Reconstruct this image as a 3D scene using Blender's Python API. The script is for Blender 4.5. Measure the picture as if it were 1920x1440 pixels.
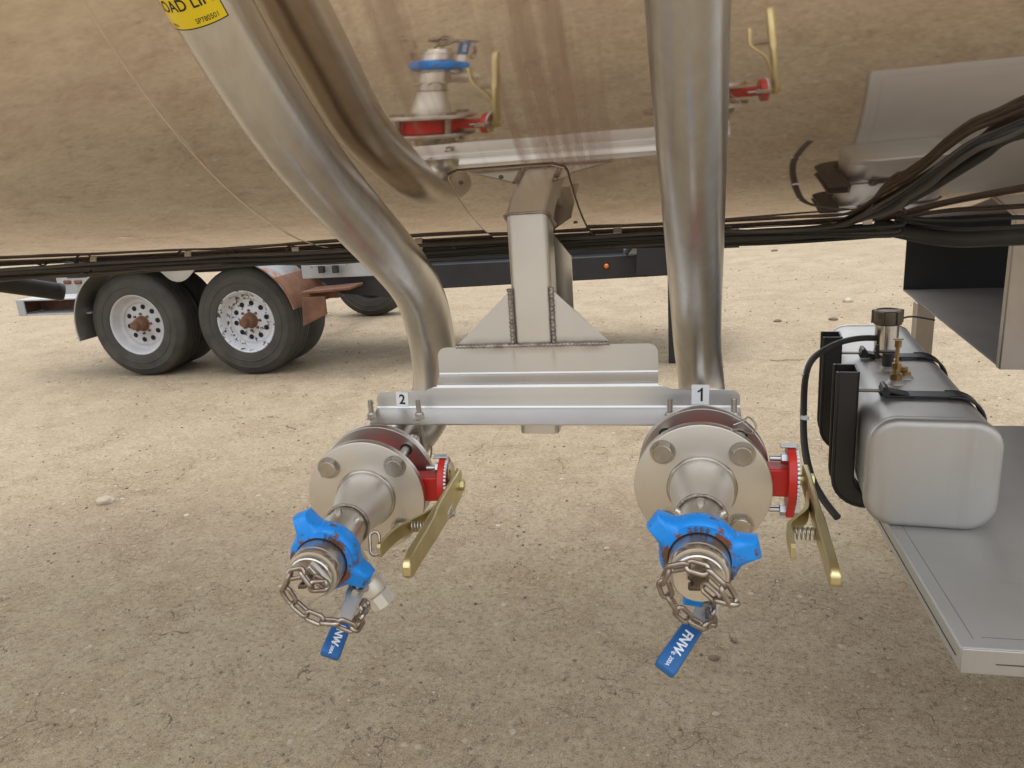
import bpy, bmesh, math, random
from mathutils import Vector, Matrix
random.seed(7)
R = math.radians
S = bpy.context.scene
for o in list(bpy.data.objects): bpy.data.objects.remove(o)
# ---------------------------------------------------------------- camera
FPX, PITCH, YAW, ROLL, CAMH = 1400.0, R(15.4), R(13.0), R(4.0), 1.28
F = Vector((-math.sin(YAW)*math.cos(PITCH), math.cos(YAW)*math.cos(PITCH), -math.sin(PITCH)))
R0 = Vector((math.cos(YAW), math.sin(YAW), 0)); U0 = R0.cross(F)
RV = math.cos(ROLL)*R0 - math.sin(ROLL)*U0; UV = math.sin(ROLL)*R0 + math.cos(ROLL)*U0
CAM = Vector((0, 0, CAMH))
cd = bpy.data.cameras.new('camera'); cam = bpy.data.objects.new('camera', cd)
S.collection.objects.link(cam); S.camera = cam
cd.sensor_width = 36; cd.lens = 36*FPX/1920; cd.clip_start = .02; cd.clip_end = 2000
cam.matrix_world = Matrix(((RV.x, UV.x, -F.x, 0), (RV.y, UV.y, -F.y, 0), (RV.z, UV.z, -F.z, CAMH), (0, 0, 0, 1)))
# ---------------------------------------------------------------- light
SUN_EL, SUN_AZ = R(87), R(20)       # azimuth clockwise from +Y
w = bpy.data.worlds.new('World'); S.world = w; w.use_nodes = True
nt = w.node_tree; nt.nodes.clear()
sky = nt.nodes.new('ShaderNodeTexSky'); sky.sky_type = 'NISHITA'; sky.sun_disc = False
sky.sun_elevation = SUN_EL; sky.sun_rotation = SUN_AZ; sky.dust_density = 4; sky.air_density = 1.0; sky.ozone_density = 1.5
hs = nt.nodes.new('ShaderNodeHueSaturation'); hs.inputs['Saturation'].default_value = .22; hs.inputs['Value'].default_value = 1.0
bg = nt.nodes.new('ShaderNodeBackground'); bg.inputs[1].default_value = .15
wo = nt.nodes.new('ShaderNodeOutputWorld')
nt.links.new(sky.outputs[0], hs.inputs['Color']); nt.links.new(hs.outputs[0], bg.inputs[0]); nt.links.new(bg.outputs[0], wo.inputs[0])
sd = bpy.data.lights.new('sun', 'SUN'); sun = bpy.data.objects.new('sun', sd); S.collection.objects.link(sun)
sd.energy = 1.35; sd.angle = R(162)   # overcast: the whole bright upper sky; sd.color = (1, .95, .87)
sv = Vector((math.sin(SUN_AZ)*math.cos(SUN_EL), math.cos(SUN_AZ)*math.cos(SUN_EL), math.sin(SUN_EL)))
sun.rotation_euler = sv.to_track_quat('Z', 'Y').to_euler(); sun.location = sv*30
S.view_settings.view_transform = 'Standard'; S.view_settings.look = 'None'
S.view_settings.exposure = 0.58; S.view_settings.gamma = 1
S.render.engine = 'CYCLES'; S.cycles.max_bounces = 8; S.cycles.glossy_bounces = 6; S.cycles.diffuse_bounces = 4

# ---------------------------------------------------------------- placing helpers (true 3D points on planes, read off the photo once)
def ray(px, py): return F + RV*((px-960)/FPX) - UV*((py-720)/FPX)
def D(px, py, d): return CAM + ray(px, py)*d
def onY(px, py, Y): d = ray(px, py); return CAM + d*(Y/d.y)
def onZ(px, py, Z): d = ray(px, py); return CAM + d*((Z-CAMH)/d.z)
TY, TZ, TR = 1.64, 2.07, .92         # axis and radius of the polished tank
def tank_pt(px, py, off=0):
    d = ray(px, py); rr = TR+off; o = CAMH-TZ
    a = d.y**2+d.z**2; b = 2*(-TY*d.y+o*d.z); c = TY*TY+o*o-rr*rr
    return CAM + d*((-b-math.sqrt(max(0, b*b-4*a*c)))/2/a)
def tank_z(Y, off=0): return TZ - math.sqrt(max(0, (TR+off)**2-(Y-TY)**2))

# ---------------------------------------------------------------- materials
def mat(name, col=(.5, .5, .5), rough=.5, metal=0., spec=None):
    m = bpy.data.materials.new(name); m.use_nodes = True
    p = m.node_tree.nodes['Principled BSDF']
    p.inputs['Base Color'].default_value = (*col, 1); p.inputs['Roughness'].default_value = rough
    p.inputs['Metallic'].default_value = metal
    if spec is not None: p.inputs['Specular IOR Level'].default_value = spec
    return m
def nod(m, t, **kw):
    n = m.node_tree.nodes.new(t)
    for k, v in kw.items():
        if k in n.inputs: n.inputs[k].default_value = v
        else: setattr(n, k, v)
    return n
def lk(m, a, b): m.node_tree.links.new(a, b)
def P(m): return m.node_tree.nodes['Principled BSDF']
def coords(m, scale=(1, 1, 1), rot=(0, 0, 0)):
    tc = nod(m, 'ShaderNodeTexCoord'); mp = nod(m, 'ShaderNodeMapping')
    mp.inputs['Scale'].default_value = scale; mp.inputs['Rotation'].default_value = rot
    lk(m, tc.outputs['Object'], mp.inputs[0]); return mp.outputs[0]
def noise(m, vec, sc, det=4, rough=.55):
    n = nod(m, 'ShaderNodeTexNoise'); n.inputs['Scale'].default_value = sc; n.inputs['Detail'].default_value = det
    n.inputs['Roughness'].default_value = rough; lk(m, vec, n.inputs['Vector']); return n.outputs['Fac']
def ramp(m, fac, stops):
    r = nod(m, 'ShaderNodeValToRGB'); e = r.color_ramp.elements
    while len(e) < len(stops): e.new(.5)
    for el, (p, c) in zip(e, stops):
        el.position = p; el.color = (*c, 1) if isinstance(c, tuple) else (c, c, c, 1)
    lk(m, fac, r.inputs[0]); return r.outputs[0]
def mix(m, fac, a, b, mode='MIX'):
    n = nod(m, 'ShaderNodeMix'); n.data_type = 'RGBA'; n.blend_type = mode
    for v, i in ((fac, 0), (a, 6), (b, 7)):
        if hasattr(v, 'links'): lk(m, v, n.inputs[i])
        elif isinstance(v, tuple): n.inputs[i].default_value = (*v, 1)
        else: n.inputs[i].default_value = v
    return n.outputs[2]
def math_(m, op, a, b=0., clamp=False):
    n = nod(m, 'ShaderNodeMath'); n.operation = op; n.use_clamp = clamp
    for v, i in ((a, 0), (b, 1)):
        if hasattr(v, 'links'): lk(m, v, n.inputs[i])
        else: n.inputs[i].default_value = v
    return n.outputs[0]
def bump(m, h, st, dist=.01, prev=None):
    b = nod(m, 'ShaderNodeBump'); b.inputs['Strength'].default_value = st; b.inputs['Distance'].default_value = dist
    lk(m, h, b.inputs['Height'])
    if prev: lk(m, prev, b.inputs['Normal'])
    return b.outputs[0]
def metal_mat(name, c1, c2, r1, r2, sc=6, stretch=(1, 1, 1), bst=.15, bsc=60, bd=.0006, spots=None, metal=1.):
    m = mat(name, c1, r1, metal); v = coords(m); vs = coords(m, stretch)
    n1 = noise(m, v, sc, 5); n2 = noise(m, vs, bsc, 3)
    col = mix(m, ramp(m, n1, [(.3, 0.), (.7, 1.)]), c1, c2)
    if spots:
        n3 = noise(m, v, spots[1], 6, .65)
        k = ramp(m, n3, [(spots[2], 0.), (spots[2]+.05, 1.)])
        col = mix(m, k, col, spots[0])
        lk(m, math_(m, 'MULTIPLY', math_(m, 'SUBTRACT', 1., k), metal), P(m).inputs['Metallic'])
    lk(m, col, P(m).inputs['Base Color'])
    rr = nod(m, 'ShaderNodeMapRange'); rr.inputs[3].default_value = r1; rr.inputs[4].default_value = r2
    lk(m, mix(m, .5, n1, n2), rr.inputs[0]); lk(m, rr.outputs[0], P(m).inputs['Roughness'])
    lk(m, bump(m, n2, bst, bd), P(m).inputs['Normal'])
    return m
M = {}
def stain(m, mask, colour):
    b = P(m).inputs['Base Color']; src = b.links[0].from_socket; lk(m, mix(m, mask, src, colour), b)
def band(m, sock, c, wdt):
    return ramp(m, math_(m, 'ABSOLUTE', math_(m, 'SUBTRACT', sock, c)), [(0., 1.), (wdt, 0.)])
M['pipe'] = metal_mat('brushed_pipe_steel', (.66, .65, .625), (.58, .565, .54), .25, .34, 3, (1, 1, 1), .03, 500)
M['plate'] = metal_mat('mill_finish_steel', (.745, .75, .745), (.68, .68, .67), .36, .50, 4, (.15, 1, 1), .12, 150)
m = M['plate']; sp = nod(m, 'ShaderNodeSeparateXYZ'); lk(m, coords(m), sp.inputs[0])
ht = math_(m, 'MAXIMUM', band(m, sp.outputs[0], -.037, .006), band(m, sp.outputs[0], .0355, .006))
ht = math_(m, 'MULTIPLY', ht, ramp(m, sp.outputs[2], [(.140, 0.), (.192, 1.)]))
nz = noise(m, coords(m), 30, 4); edge_ = math_(m, 'MULTIPLY', band(m, sp.outputs[2], .190, .016), ramp(m, math_(m, 'ABSOLUTE', sp.outputs[0]), [(.11, 1.), (.14, 0.)]))
stain(m, math_(m, 'MULTIPLY', math_(m, 'MAXIMUM', ht, edge_), math_(m, 'MULTIPLY', nz, .95), True), (.25, .17, .12))
m = M['pipe']; sk = noise(m, coords(m, (42, 42, 1.6)), 1., 4, .6); stain(m, math_(m, 'MULTIPLY', ramp(m, sk, [(.48, 0.), (.66, 1.)]), .26), (.46, .40, .34)); stain(m, math_(m, 'MULTIPLY', ramp(m, sk, [(.30, 1.), (.44, 0.)]), .25), (.78, .78, .77))
M['post'] = metal_mat('tube_steel', (.76, .76, .745), (.65, .635, .61), .33, .50, 5, (1, 1, .12), .15, 160, spots=((.10, .085, .07), 34, .71))
M['flange'] = metal_mat('machined_flange_steel', (.68, .655, .61), (.60, .56, .50), .34, .48, 7, (1, 1, 1), .1, 220)
M['polish'] = metal_mat('turned_steel', (.66, .64, .61), (.56, .53, .49), .14, .28, 10, (1, 1, 1), .06, 200)
M['ringsteel'] = metal_mat('rear_ring_steel', (.62, .60, .57), (.52, .49, .46), .30, .42, 10, (1, 1, 1), .06, 200)
M['cast'] = metal_mat('blasted_steel', (.82, .81, .78), (.74, .71, .66), .48, .6, 9, (1, 1, 1), .3, 420, spots=((.20, .09, .045), 22, .73))
M['bolt'] = metal_mat('bolt_steel', (.52, .495, .45), (.36, .32, .27), .25, .42, 30, (1, 1, 1), .3, 300)
M['weld'] = metal_mat('weld_bead_steel', (.46, .41, .37), (.24, .20, .18), .28, .5, 60, (1, 1, 1), .9, 260, .002)
M['zinc'] = metal_mat('yellow_zinc', (.66, .585, .31), (.54, .47, .27), .30, .46, 14, (1, 1, 1), .2, 150, spots=((.19, .12, .06), 30, .68))
M['zincw'] = metal_mat('bright_zinc', (.56, .60, .64), (.5, .52, .54), .25, .4, 20)
M['alu'] = metal_mat('aluminium_tank', (.53, .53, .52), (.46, .455, .44), .40, .55, 4, (1, 1, 1), .1, 220, metal=.78)
m = M['alu']; P(m).inputs['Normal'].links and None
pn = P(m).inputs['Normal'].links[0].from_socket; lk(m, bump(m, noise(m, coords(m), 9, 2), .25, .006, pn), P(m).inputs['Normal'])
dr = ramp(m, noise(m, coords(m, (28, 28, 1.6)), 1., 4, .6), [(.52, 0.), (.72, 1.)]); stain(m, math_(m, 'MULTIPLY', dr, .22), (.36, .32, .28))
M['deck'] = metal_mat('dull_aluminium_sheet', (.56, .56, .545), (.46, .46, .44), .45, .62, 3, (1, .2, 1), .1, 160, metal=.6)
m = M['deck']; sc_ = ramp(m, noise(m, coords(m, (3, 60, 3), (0, 0, R(25))), 1., 5, .7), [(.60, 0.), (.72, 1.)]); stain(m, math_(m, 'MULTIPLY', sc_, .25), (.34, .33, .31)); pn = P(m).inputs['Normal'].links[0].from_socket; lk(m, bump(m, noise(m, coords(m), 5, 2), .2, .008, pn), P(m).inputs['Normal'])
M['sheet'] = metal_mat('dusty_sheet_steel', (.50, .46, .42), (.38, .33, .29), .32, .5, 4)
M['dusty'] = metal_mat('dusty_floor_steel', (.20, .18, .165), (.15, .135, .125), .5, .7, 4, metal=.3)
M['brass'] = metal_mat('aged_brass', (.42, .28, .12), (.26, .17, .08), .3, .5, 40)
M['rust'] = metal_mat('rusted_steel', (.215, .10, .055), (.12, .064, .042), .75, .95, 16, (1, 1, 1), .7, 90, .004, metal=0.)
M['darkmetal'] = metal_mat('dark_worn_brass', (.20, .165, .12), (.12, .10, .08), .45, .6, 30)
M['chain'] = metal_mat('steel_chain', (.44, .39, .34), (.27, .21, .17), .22, .42, 60)
M['black'] = metal_mat('black_painted_steel', (.012, .012, .013), (.018, .018, .02), .28, .5, 9, metal=0.)
M['rubber'] = metal_mat('cable_rubber', (.014, .013, .013), (.032, .029, .026), .45, .7, 12, metal=0.)
M['dustyrubber'] = metal_mat('dusty_cable_rubber', (.045, .040, .035), (.09, .078, .065), .55, .8, 14, metal=0.)
M['frame'] = metal_mat('black_frame_paint', (.016, .017, .02), (.028, .029, .033), .42, .6, 5, metal=0., spots=((.13, .05, .03), 14, .72))
M['red'] = metal_mat('red_valve_paint', (.60, .022, .015), (.48, .02, .014), .32, .45, 20, metal=0.)
M['whitep'] = metal_mat('worn_white_paint', (.46, .47, .48), (.34, .35, .36), .45, .6, 6, metal=0., spots=((.24, .12, .07), 12, .66))
M['sticker'] = mat('white_sticker', (.78, .79, .80), .5); M['ink'] = mat('black_ink', (.012, .012, .014), .55)
M['yellow'] = mat('yellow_sticker', (.80, .60, .01), .38); M['whitetxt'] = mat('white_print', (.75, .8, .85), .5)
M['grip'] = metal_mat('blue_vinyl_grip', (.018, .115, .33), (.015, .10, .29), .45, .6, 12, metal=0.)
M['redink'] = mat('red_marker', (.45, .04, .04), .6); M['amber'] = mat('amber_lens', (.75, .17, .02), .25)
M['hole'] = mat('hole_dark', (.006, .006, .007), .8)
M['clip'] = mat('aluminium_clip', (.60, .54, .46), .4, .6)

# blue cast paint with rust round the bore
m = mat('blue_cast_paint', (.0, .25, .80), .38); M['blue'] = m; v = coords(m)
n1 = noise(m, v, 24, 6, .6); n2 = noise(m, v, 160, 3)
sp = nod(m, 'ShaderNodeSeparateXYZ'); lk(m, v, sp.inputs[0])
rad = math_(m, 'SQRT', math_(m, 'ADD', math_(m, 'POWER', sp.outputs[0], 2.), math_(m, 'POWER', sp.outputs[2], 2.)))
near = nod(m, 'ShaderNodeMapRange'); near.inputs[1].default_value = .058; near.inputs[2].default_value = .040
near.inputs[3].default_value = 0; near.inputs[4].default_value = .24; lk(m, rad, near.inputs[0])
k = ramp(m, math_(m, 'ADD', n1, near.outputs[0]), [(.68, 0.), (.73, 1.)])
k2 = ramp(m, n2, [(.66, 0.), (.69, 1.)])
rustc = mix(m, ramp(m, n2, [(.4, 0.), (.6, 1.)]), (.20, .055, .03), (.08, .07, .045))
lk(m, mix(m, math_(m, 'MAXIMUM', k, math_(m, 'MULTIPLY', k2, .7)), (.004, .245, .76), rustc), P(m).inputs['Base Color'])
lk(m, bump(m, mix(m, .35, noise(m, v, 330, 3), k), .4, .0010), P(m).inputs['Normal'])

# polished tank skin with dried mud runs
m = mat('polished_tank_steel', (.60, .555, .50), .045, 1.); M['tank'] = m
v = coords(m); vs = coords(m, (15, .8, 1.5), (0, R(-9), 0)); vf = coords(m, (60, 3, 4), (0, R(-9), 0))
sp = nod(m, 'ShaderNodeSeparateXYZ'); lk(m, v, sp.inputs[0])
a = nod(m, 'ShaderNodeMapRange'); a.interpolation_type = 'SMOOTHSTEP'
for i, q in ((1, -.24), (2, -.10), (3, 0), (4, 1)): a.inputs[i].default_value = q
b = nod(m, 'ShaderNodeMapRange'); b.interpolation_type = 'SMOOTHSTEP'
for i, q in ((1, .17), (2, .05), (3, 0), (4, 1)): b.inputs[i].default_value = q
c = nod(m, 'ShaderNodeMapRange'); c.interpolation_type = 'SMOOTHSTEP'
for i, q in ((1, .085), (2, .17), (3, 0), (4, 1)): c.inputs[i].default_value = q
lk(m, sp.outputs[0], a.inputs[0]); lk(m, sp.outputs[0], b.inputs[0]); lk(m, sp.outputs[2], c.inputs[0])
zone = math_(m, 'MULTIPLY', math_(m, 'MULTIPLY', a.outputs[0], b.outputs[0]), c.outputs[0])
st = ramp(m, noise(m, vs, 1.0, 3, .6), [(.50, 0.), (.62, 1.)])
st2 = ramp(m, noise(m, vf, 1.0, 2, .5), [(.5, 0.), (.75, 1.)])
film = ramp(m, noise(m, v, 1.7, 5, .6), [(.35, .06), (.75, .20)])
dirt = math_(m, 'ADD', math_(m, 'MULTIPLY', zone, math_(m, 'ADD', math_(m, 'MULTIPLY', st, .52), math_(m, 'MULTIPLY', st2, .12))), film, True)
ds = nod(m, 'ShaderNodeBsdfDiffuse'); ds.inputs[0].default_value = (.30, .205, .155, 1)
ms = nod(m, 'ShaderNodeMixShader'); lk(m, dirt, ms.inputs[0]); lk(m, P(m).outputs[0], ms.inputs[1]); lk(m, ds.outputs[0], ms.inputs[2])
lk(m, ms.outputs[0], [n for n in m.node_tree.nodes if n.type == 'OUTPUT_MATERIAL'][0].inputs[0])
lk(m, mix(m, ramp(m, noise(m, v, 2.2, 4), [(.3, 0.), (.7, 1.)]), (.76, .685, .595), (.69, .61, .52)), P(m).inputs['Base Color'])
lk(m, bump(m, noise(m, coords(m, (1, 2, 2)), 3.0, 2), .05, .01), P(m).inputs['Normal'])

# dry cracked dirt
m = mat('dry_dirt', (.3, .24, .17), .95, 0, .15); M['dirt'] = m
v = coords(m)
big = noise(m, v, .55, 4, .6); mid = noise(m, v, 3.5, 6, .65); fine = noise(m, v, 60, 5, .7); grit = noise(m, v, 260, 3, .7)
patch = ramp(m, noise(m, v, 2.6, 6, .75), [(.46, 0.), (.58, 1.)])
blot = noise(m, v, 14, 6, .8)
col = mix(m, ramp(m, big, [(.35, 0.), (.65, 1.)]), (.372, .303, .204), (.432, .357, .248))
col = mix(m, math_(m, 'MULTIPLY', patch, .65), col, (.325, .245, .160))
col = mix(m, ramp(m, mid, [(.55, 0.), (.75, .5)]), col, (.43, .365, .25))
col = mix(m, ramp(m, blot, [(.34, .5), (.50, 0.)]), col, (.26, .20, .125))
col = mix(m, ramp(m, blot, [(.50, 0.), (.70, .45)]), col, (.52, .44, .31))
col = mix(m, ramp(m, fine, [(.36, .75), (.48, 0.)]), col, (.19, .145, .10))
col = mix(m, ramp(m, fine, [(.56, 0.), (.70, .7)]), col, (.54, .47, .35))
col = mix(m, ramp(m, grit, [(.34, .85), (.48, 0.)]), col, (.14, .105, .075))
col = mix(m, ramp(m, grit, [(.55, 0.), (.68, .6)]), col, (.52, .46, .36))
def pebbles(sc, lo, hi, amt, tint):
    vo = nod(m, 'ShaderNodeTexVoronoi'); vo.inputs['Scale'].default_value = sc; lk(m, v, vo.inputs['Vector'])
    sep = nod(m, 'ShaderNodeSeparateColor'); lk(m, vo.outputs['Color'], sep.inputs[0])
    k_ = math_(m, 'MULTIPLY', ramp(m, vo.outputs['Distance'], [(.22, 1.), (.34, 0.)]), ramp(m, sep.outputs[0], [(lo, 0.), (lo+.02, 1.)]))
    tone = ramp(m, sep.outputs[1], [(0., tint), (.55, (.44, .37, .27)), (1., (.66, .60, .49))])
    return k_, tone, amt
hh_ = None
for a_ in (pebbles(70, .80, 1, .85, (.19, .14, .11)), pebbles(150, .62, 1, .8, (.16, .12, .09)), pebbles(28, .93, 1, .85, (.26, .19, .14))):
    k_ = math_(m, 'MULTIPLY', a_[0], math_(m, 'ADD', math_(m, 'MULTIPLY', patch, .75), .25))
    col = mix(m, math_(m, 'MULTIPLY', k_, a_[2]), col, a_[1]); hh_ = k_ if hh_ is None else math_(m, 'MAXIMUM', hh_, k_)
bright = hh_
# cracks: warped cell borders, only here and there
wn = nod(m, 'ShaderNodeTexNoise'); wn.inputs['Scale'].default_value = 7; wn.inputs['Detail'].default_value = 4; lk(m, v, wn.inputs['Vector'])
wv = nod(m, 'ShaderNodeVectorMath'); wv.operation = 'MULTIPLY_ADD'; lk(m, wn.outputs['Color'], wv.inputs[0]); wv.inputs[1].default_value = (.22, .22, 0); lk(m, v, wv.inputs[2])
def crack(scale, width, lo, hi, msc):
    cv = nod(m, 'ShaderNodeTexVoronoi'); cv.feature = 'DISTANCE_TO_EDGE'; cv.inputs['Scale'].default_value = scale; lk(m, wv.outputs[0], cv.inputs['Vector'])
    return math_(m, 'MULTIPLY', ramp(m, cv.outputs['Distance'], [(0., 1.), (width, 0.)]), ramp(m, noise(m, v, msc, 3), [(lo, 0.), (hi, 1.)]))
ck = math_(m, 'MAXIMUM', crack(4.2, .0050, .51, .56, 2.6), crack(11, .010, .54, .59, 4.1))
col = mix(m, math_(m, 'MULTIPLY', ck, .85), col, (.09, .068, .045))
lk(m, col, P(m).inputs['Base Color'])
h = math_(m, 'SUBTRACT', math_(m, 'ADD', math_(m, 'ADD', mid, math_(m, 'MULTIPLY', blot, .35)), math_(m, 'MULTIPLY', fine, .35)), math_(m, 'MULTIPLY', ck, .6))
nb = bump(m, h, .45, .02); nb = bump(m, math_(m, 'ADD', grit, bright), .6, .004, nb)
lk(m, nb, P(m).inputs['Normal'])
for nm, c in (('stone_pale', (.52, .45, .34)), ('stone_dark', (.23, .175, .125))):
    M[nm] = metal_mat(nm, c, tuple(x*.72 for x in c), .85, .95, 25, metal=0.)
# tyre
m = metal_mat('tyre_rubber', (.038, .037, .035), (.075, .068, .056), .6, .8, 7, metal=0.); M['tyre'] = m
# chipped white rim
M['rim'] = metal_mat('chipped_white_rim', (.66, .68, .72), (.58, .60, .64), .4, .55, 8, metal=0., spots=((.06, .05, .042), 26, .565))
M['rimclean'] = metal_mat('white_rim_paint', (.58, .59, .61), (.46, .46, .47), .45, .6, 9, metal=0., spots=((.16, .09, .05), 10, .74))
M['fender'] = metal_mat('fender_worn_paint', (.25, .26, .27), (.16, .16, .165), .5, .7, 10, metal=0., spots=((.28, .11, .045), 5, .55))
# tread plate
m = metal_mat('tread_plate', (.50, .50, .48), (.40, .39, .37), .35, .5, 8, spots=((.28, .13, .06), 9, .66)); M['tread'] = m
vv = coords(m, (1, 1, 1), (0, R(45), 0)); br = nod(m, 'ShaderNodeTexChecker'); br.inputs['Scale'].default_value = 60; lk(m, vv, br.inputs['Vector'])
lk(m, bump(m, br.outputs['Fac'], .6, .003), P(m).inputs['Normal'])

# ---------------------------------------------------------------- object helpers
WM = {}
def put(o, parent, mw):
    S.collection.objects.link(o)
    if parent: o.parent = parent
    o.matrix_basis = mw; WM[o.name] = (WM[parent.name] if parent else Matrix()) @ mw
def tag(o, label=None, cat=None, group=None, kind=None):
    if label: o['label'] = label
    if cat: o['category'] = cat
    if group: o['group'] = group
    if kind: o['kind'] = kind
    return o
def thing(name, label, cat, loc=(0, 0, 0), rz=0, group=None):
    o = bpy.data.objects.new(name, None); o.empty_display_size = .05
    put(o, None, Matrix.Translation(Vector(loc)) @ Matrix.Rotation(rz, 4, 'Z')); return tag(o, label, cat, group)
def link(name, bm, material, parent=None, local=False, smooth=35, bev=0, seg=2):
    """local=True: the geometry is already in the parent's own frame; else it is in world coordinates"""
    me = bpy.data.meshes.new(name)
    bmesh.ops.recalc_face_normals(bm, faces=bm.faces[:])
    bm.to_mesh(me); bm.free()
    for mm in (material if isinstance(material, (list, tuple)) else [material]): me.materials.append(mm)
    if parent and not local: me.transform(WM[parent.name].inverted())
    o = bpy.data.objects.new(name, me)
    put(o, parent, Matrix())
    if smooth:
        me.polygons.foreach_set('use_smooth', [True]*len(me.polygons)); me.set_sharp_from_angle(angle=R(smooth))
    if bev:
        b = o.modifiers.new('bevel', 'BEVEL'); b.width = bev; b.segments = seg; b.limit_method = 'ANGLE'; b.angle_limit = R(40); b.harden_normals = False
    return o
def recentre(o):
    """moves a lone mesh's origin to its own base"""
    vs = [v.co for v in o.data.vertices]
    c = Vector((sum(v.x for v in vs)/len(vs), sum(v.y for v in vs)/len(vs), min(v.z for v in vs)))
    o.data.transform(Matrix.Translation(-c)); o.matrix_basis = Matrix.Translation(c); WM[o.name] = Matrix.Translation(c); return o
def NB(): return bmesh.new()
def box(bm, c, s, rot=None):
    mtx = Matrix.Translation(Vector(c)) @ (rot or Matrix()) @ Matrix.Diagonal((*s, 1)); bmesh.ops.create_cube(bm, size=1, matrix=mtx)
def frame(d):
    d = Vector(d).normalized(); a = Vector((0, 0, 1)) if abs(d.z) < .9 else Vector((1, 0, 0))
    x = a.cross(d).normalized(); return x, d.cross(x), d
def loft(bm, rings, closed=True, cap=True, cyc=False):
    vr = [[bm.verts.new(p) for p in r] for r in rings]; n = len(vr[0])
    pr = list(zip(vr, vr[1:])) + ([(vr[-1], vr[0])] if cyc else [])
    for A, B in pr:
        for i in range(n if closed else n-1):
            j = (i+1) % n; bm.faces.new((A[i], A[j], B[j], B[i]))
    if cap and closed and not cyc:
        bm.faces.new(vr[0][::-1]); bm.faces.new(vr[-1])
def cyl(bm, p0, p1, r0, r1=None, n=24, rot0=0):
    p0, p1 = Vector(p0), Vector(p1); r1 = r0 if r1 is None else r1; x, y, d = frame(p1-p0)
    loft(bm, [[p+(x*math.cos(2*math.pi*i/n+rot0)+y*math.sin(2*math.pi*i/n+rot0))*r for i in range(n)] for p, r in ((p0, r0), (p1, r1))])
def lathe(bm, o, d, prof, n=64, cap=True):
    """prof: (distance along d, radius)"""
    o = Vector(o); x, y, d = frame(d)
    loft(bm, [[o+d*t+(x*math.cos(2*math.pi*i/n)+y*math.sin(2*math.pi*i/n))*max(r, 1e-5) for i in range(n)] for t, r in prof], cap=cap)
def ring_lathe(bm, o, d, prof, n=64):
    o = Vector(o); x, y, d = frame(d)
    loft(bm, [[o+d*t+(x*math.cos(2*math.pi*i/n)+y*math.sin(2*math.pi*i/n))*r for i in range(n)] for t, r in prof], cyc=True)
def tube(bm, pts, r, n=16, cyc=False, sq=None):
    pts = [Vector(p) for p in pts]; N = len(pts); rings = []
    T = [(pts[(i+1) % N]-pts[i-1]) if cyc else (pts[min(i+1, N-1)]-pts[max(i-1, 0)]) for i in range(N)]
    x, y, _ = frame(T[0])
    for i in range(N):
        t = T[i].normalized(); x = (x-t*x.dot(t)).normalized(); y = t.cross(x)
        rr = r[i] if isinstance(r, (list, tuple)) else r
        rings.append([pts[i]+(x*math.cos(2*math.pi*k/n)+y*math.sin(2*math.pi*k/n)*(sq or 1))*rr for k in range(n)])
    loft(bm, rings, cyc=cyc)
def spline(pts, k=8, vals=None):
    pts = [Vector(p) for p in pts]; out = []
    for i in range(len(pts)-1):
        p0 = pts[max(i-1, 0)]; p1 = pts[i]; p2 = pts[i+1]; p3 = pts[min(i+2, len(pts)-1)]
        for j in range(k):
            t = j/k; out.append(.5*((2*p1)+(p2-p0)*t+(2*p0-5*p1+4*p2-p3)*t*t+(3*p1-p0-3*p2+p3)*t**3))
    return out+[pts[-1]]
def prism(bm, poly, fn, t0, t1):
    """poly 2D outline, fn(u,v,t)->point"""
    loft(bm, [[Vector(fn(u, v_, t)) for u, v_ in poly] for t in (t0, t1)])
def rrect(w, h, r, n=8, cx=0, cz=0):
    out = []
    for sx, sz, a0 in ((1, 1, 0), (-1, 1, 90), (-1, -1, 180), (1, -1, 270)):
        for i in range(n+1):
            a = R(a0+90*i/n); out.append((cx+sx*(w/2-r)+r*math.cos(a), cz+sz*(h/2-r)+r*math.sin(a)))
    return out
def text_bm(s, size, ext=.0004, align='CENTER', bold=0):
    c = bpy.data.curves.new('t', 'FONT'); c.body = s; c.size = size; c.extrude = ext; c.align_x = align; c.align_y = 'CENTER'; c.resolution_u = 4; c.offset = bold
    o = bpy.data.objects.new('t', c); S.collection.objects.link(o)
    dg = bpy.context.evaluated_depsgraph_get(); me = bpy.data.meshes.new_from_object(o.evaluated_get(dg))
    bm = NB(); bm.from_mesh(me); bpy.data.objects.remove(o); bpy.data.curves.remove(c); bpy.data.meshes.remove(me)
    return bm
def xform(bm, mtx): bmesh.ops.transform(bm, matrix=mtx, verts=bm.verts[:]); return bm
def axes(o, x, y, z):
    x, y, z, o = map(Vector, (x, y, z, o)); return Matrix(((x.x, y.x, z.x, o.x), (x.y, y.y, z.y, o.y), (x.z, y.z, z.z, o.z), (0, 0, 0, 1)))
def hexbolt(bm, c, d, r, h, rot=0, dome=True):
    c = Vector(c); d = Vector(d).normalized(); cyl(bm, c, c+d*h*.9, r, r, 6, rot); cyl(bm, c+d*h*.9, c+d*h, r*.84, r*.78, 24)

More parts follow.
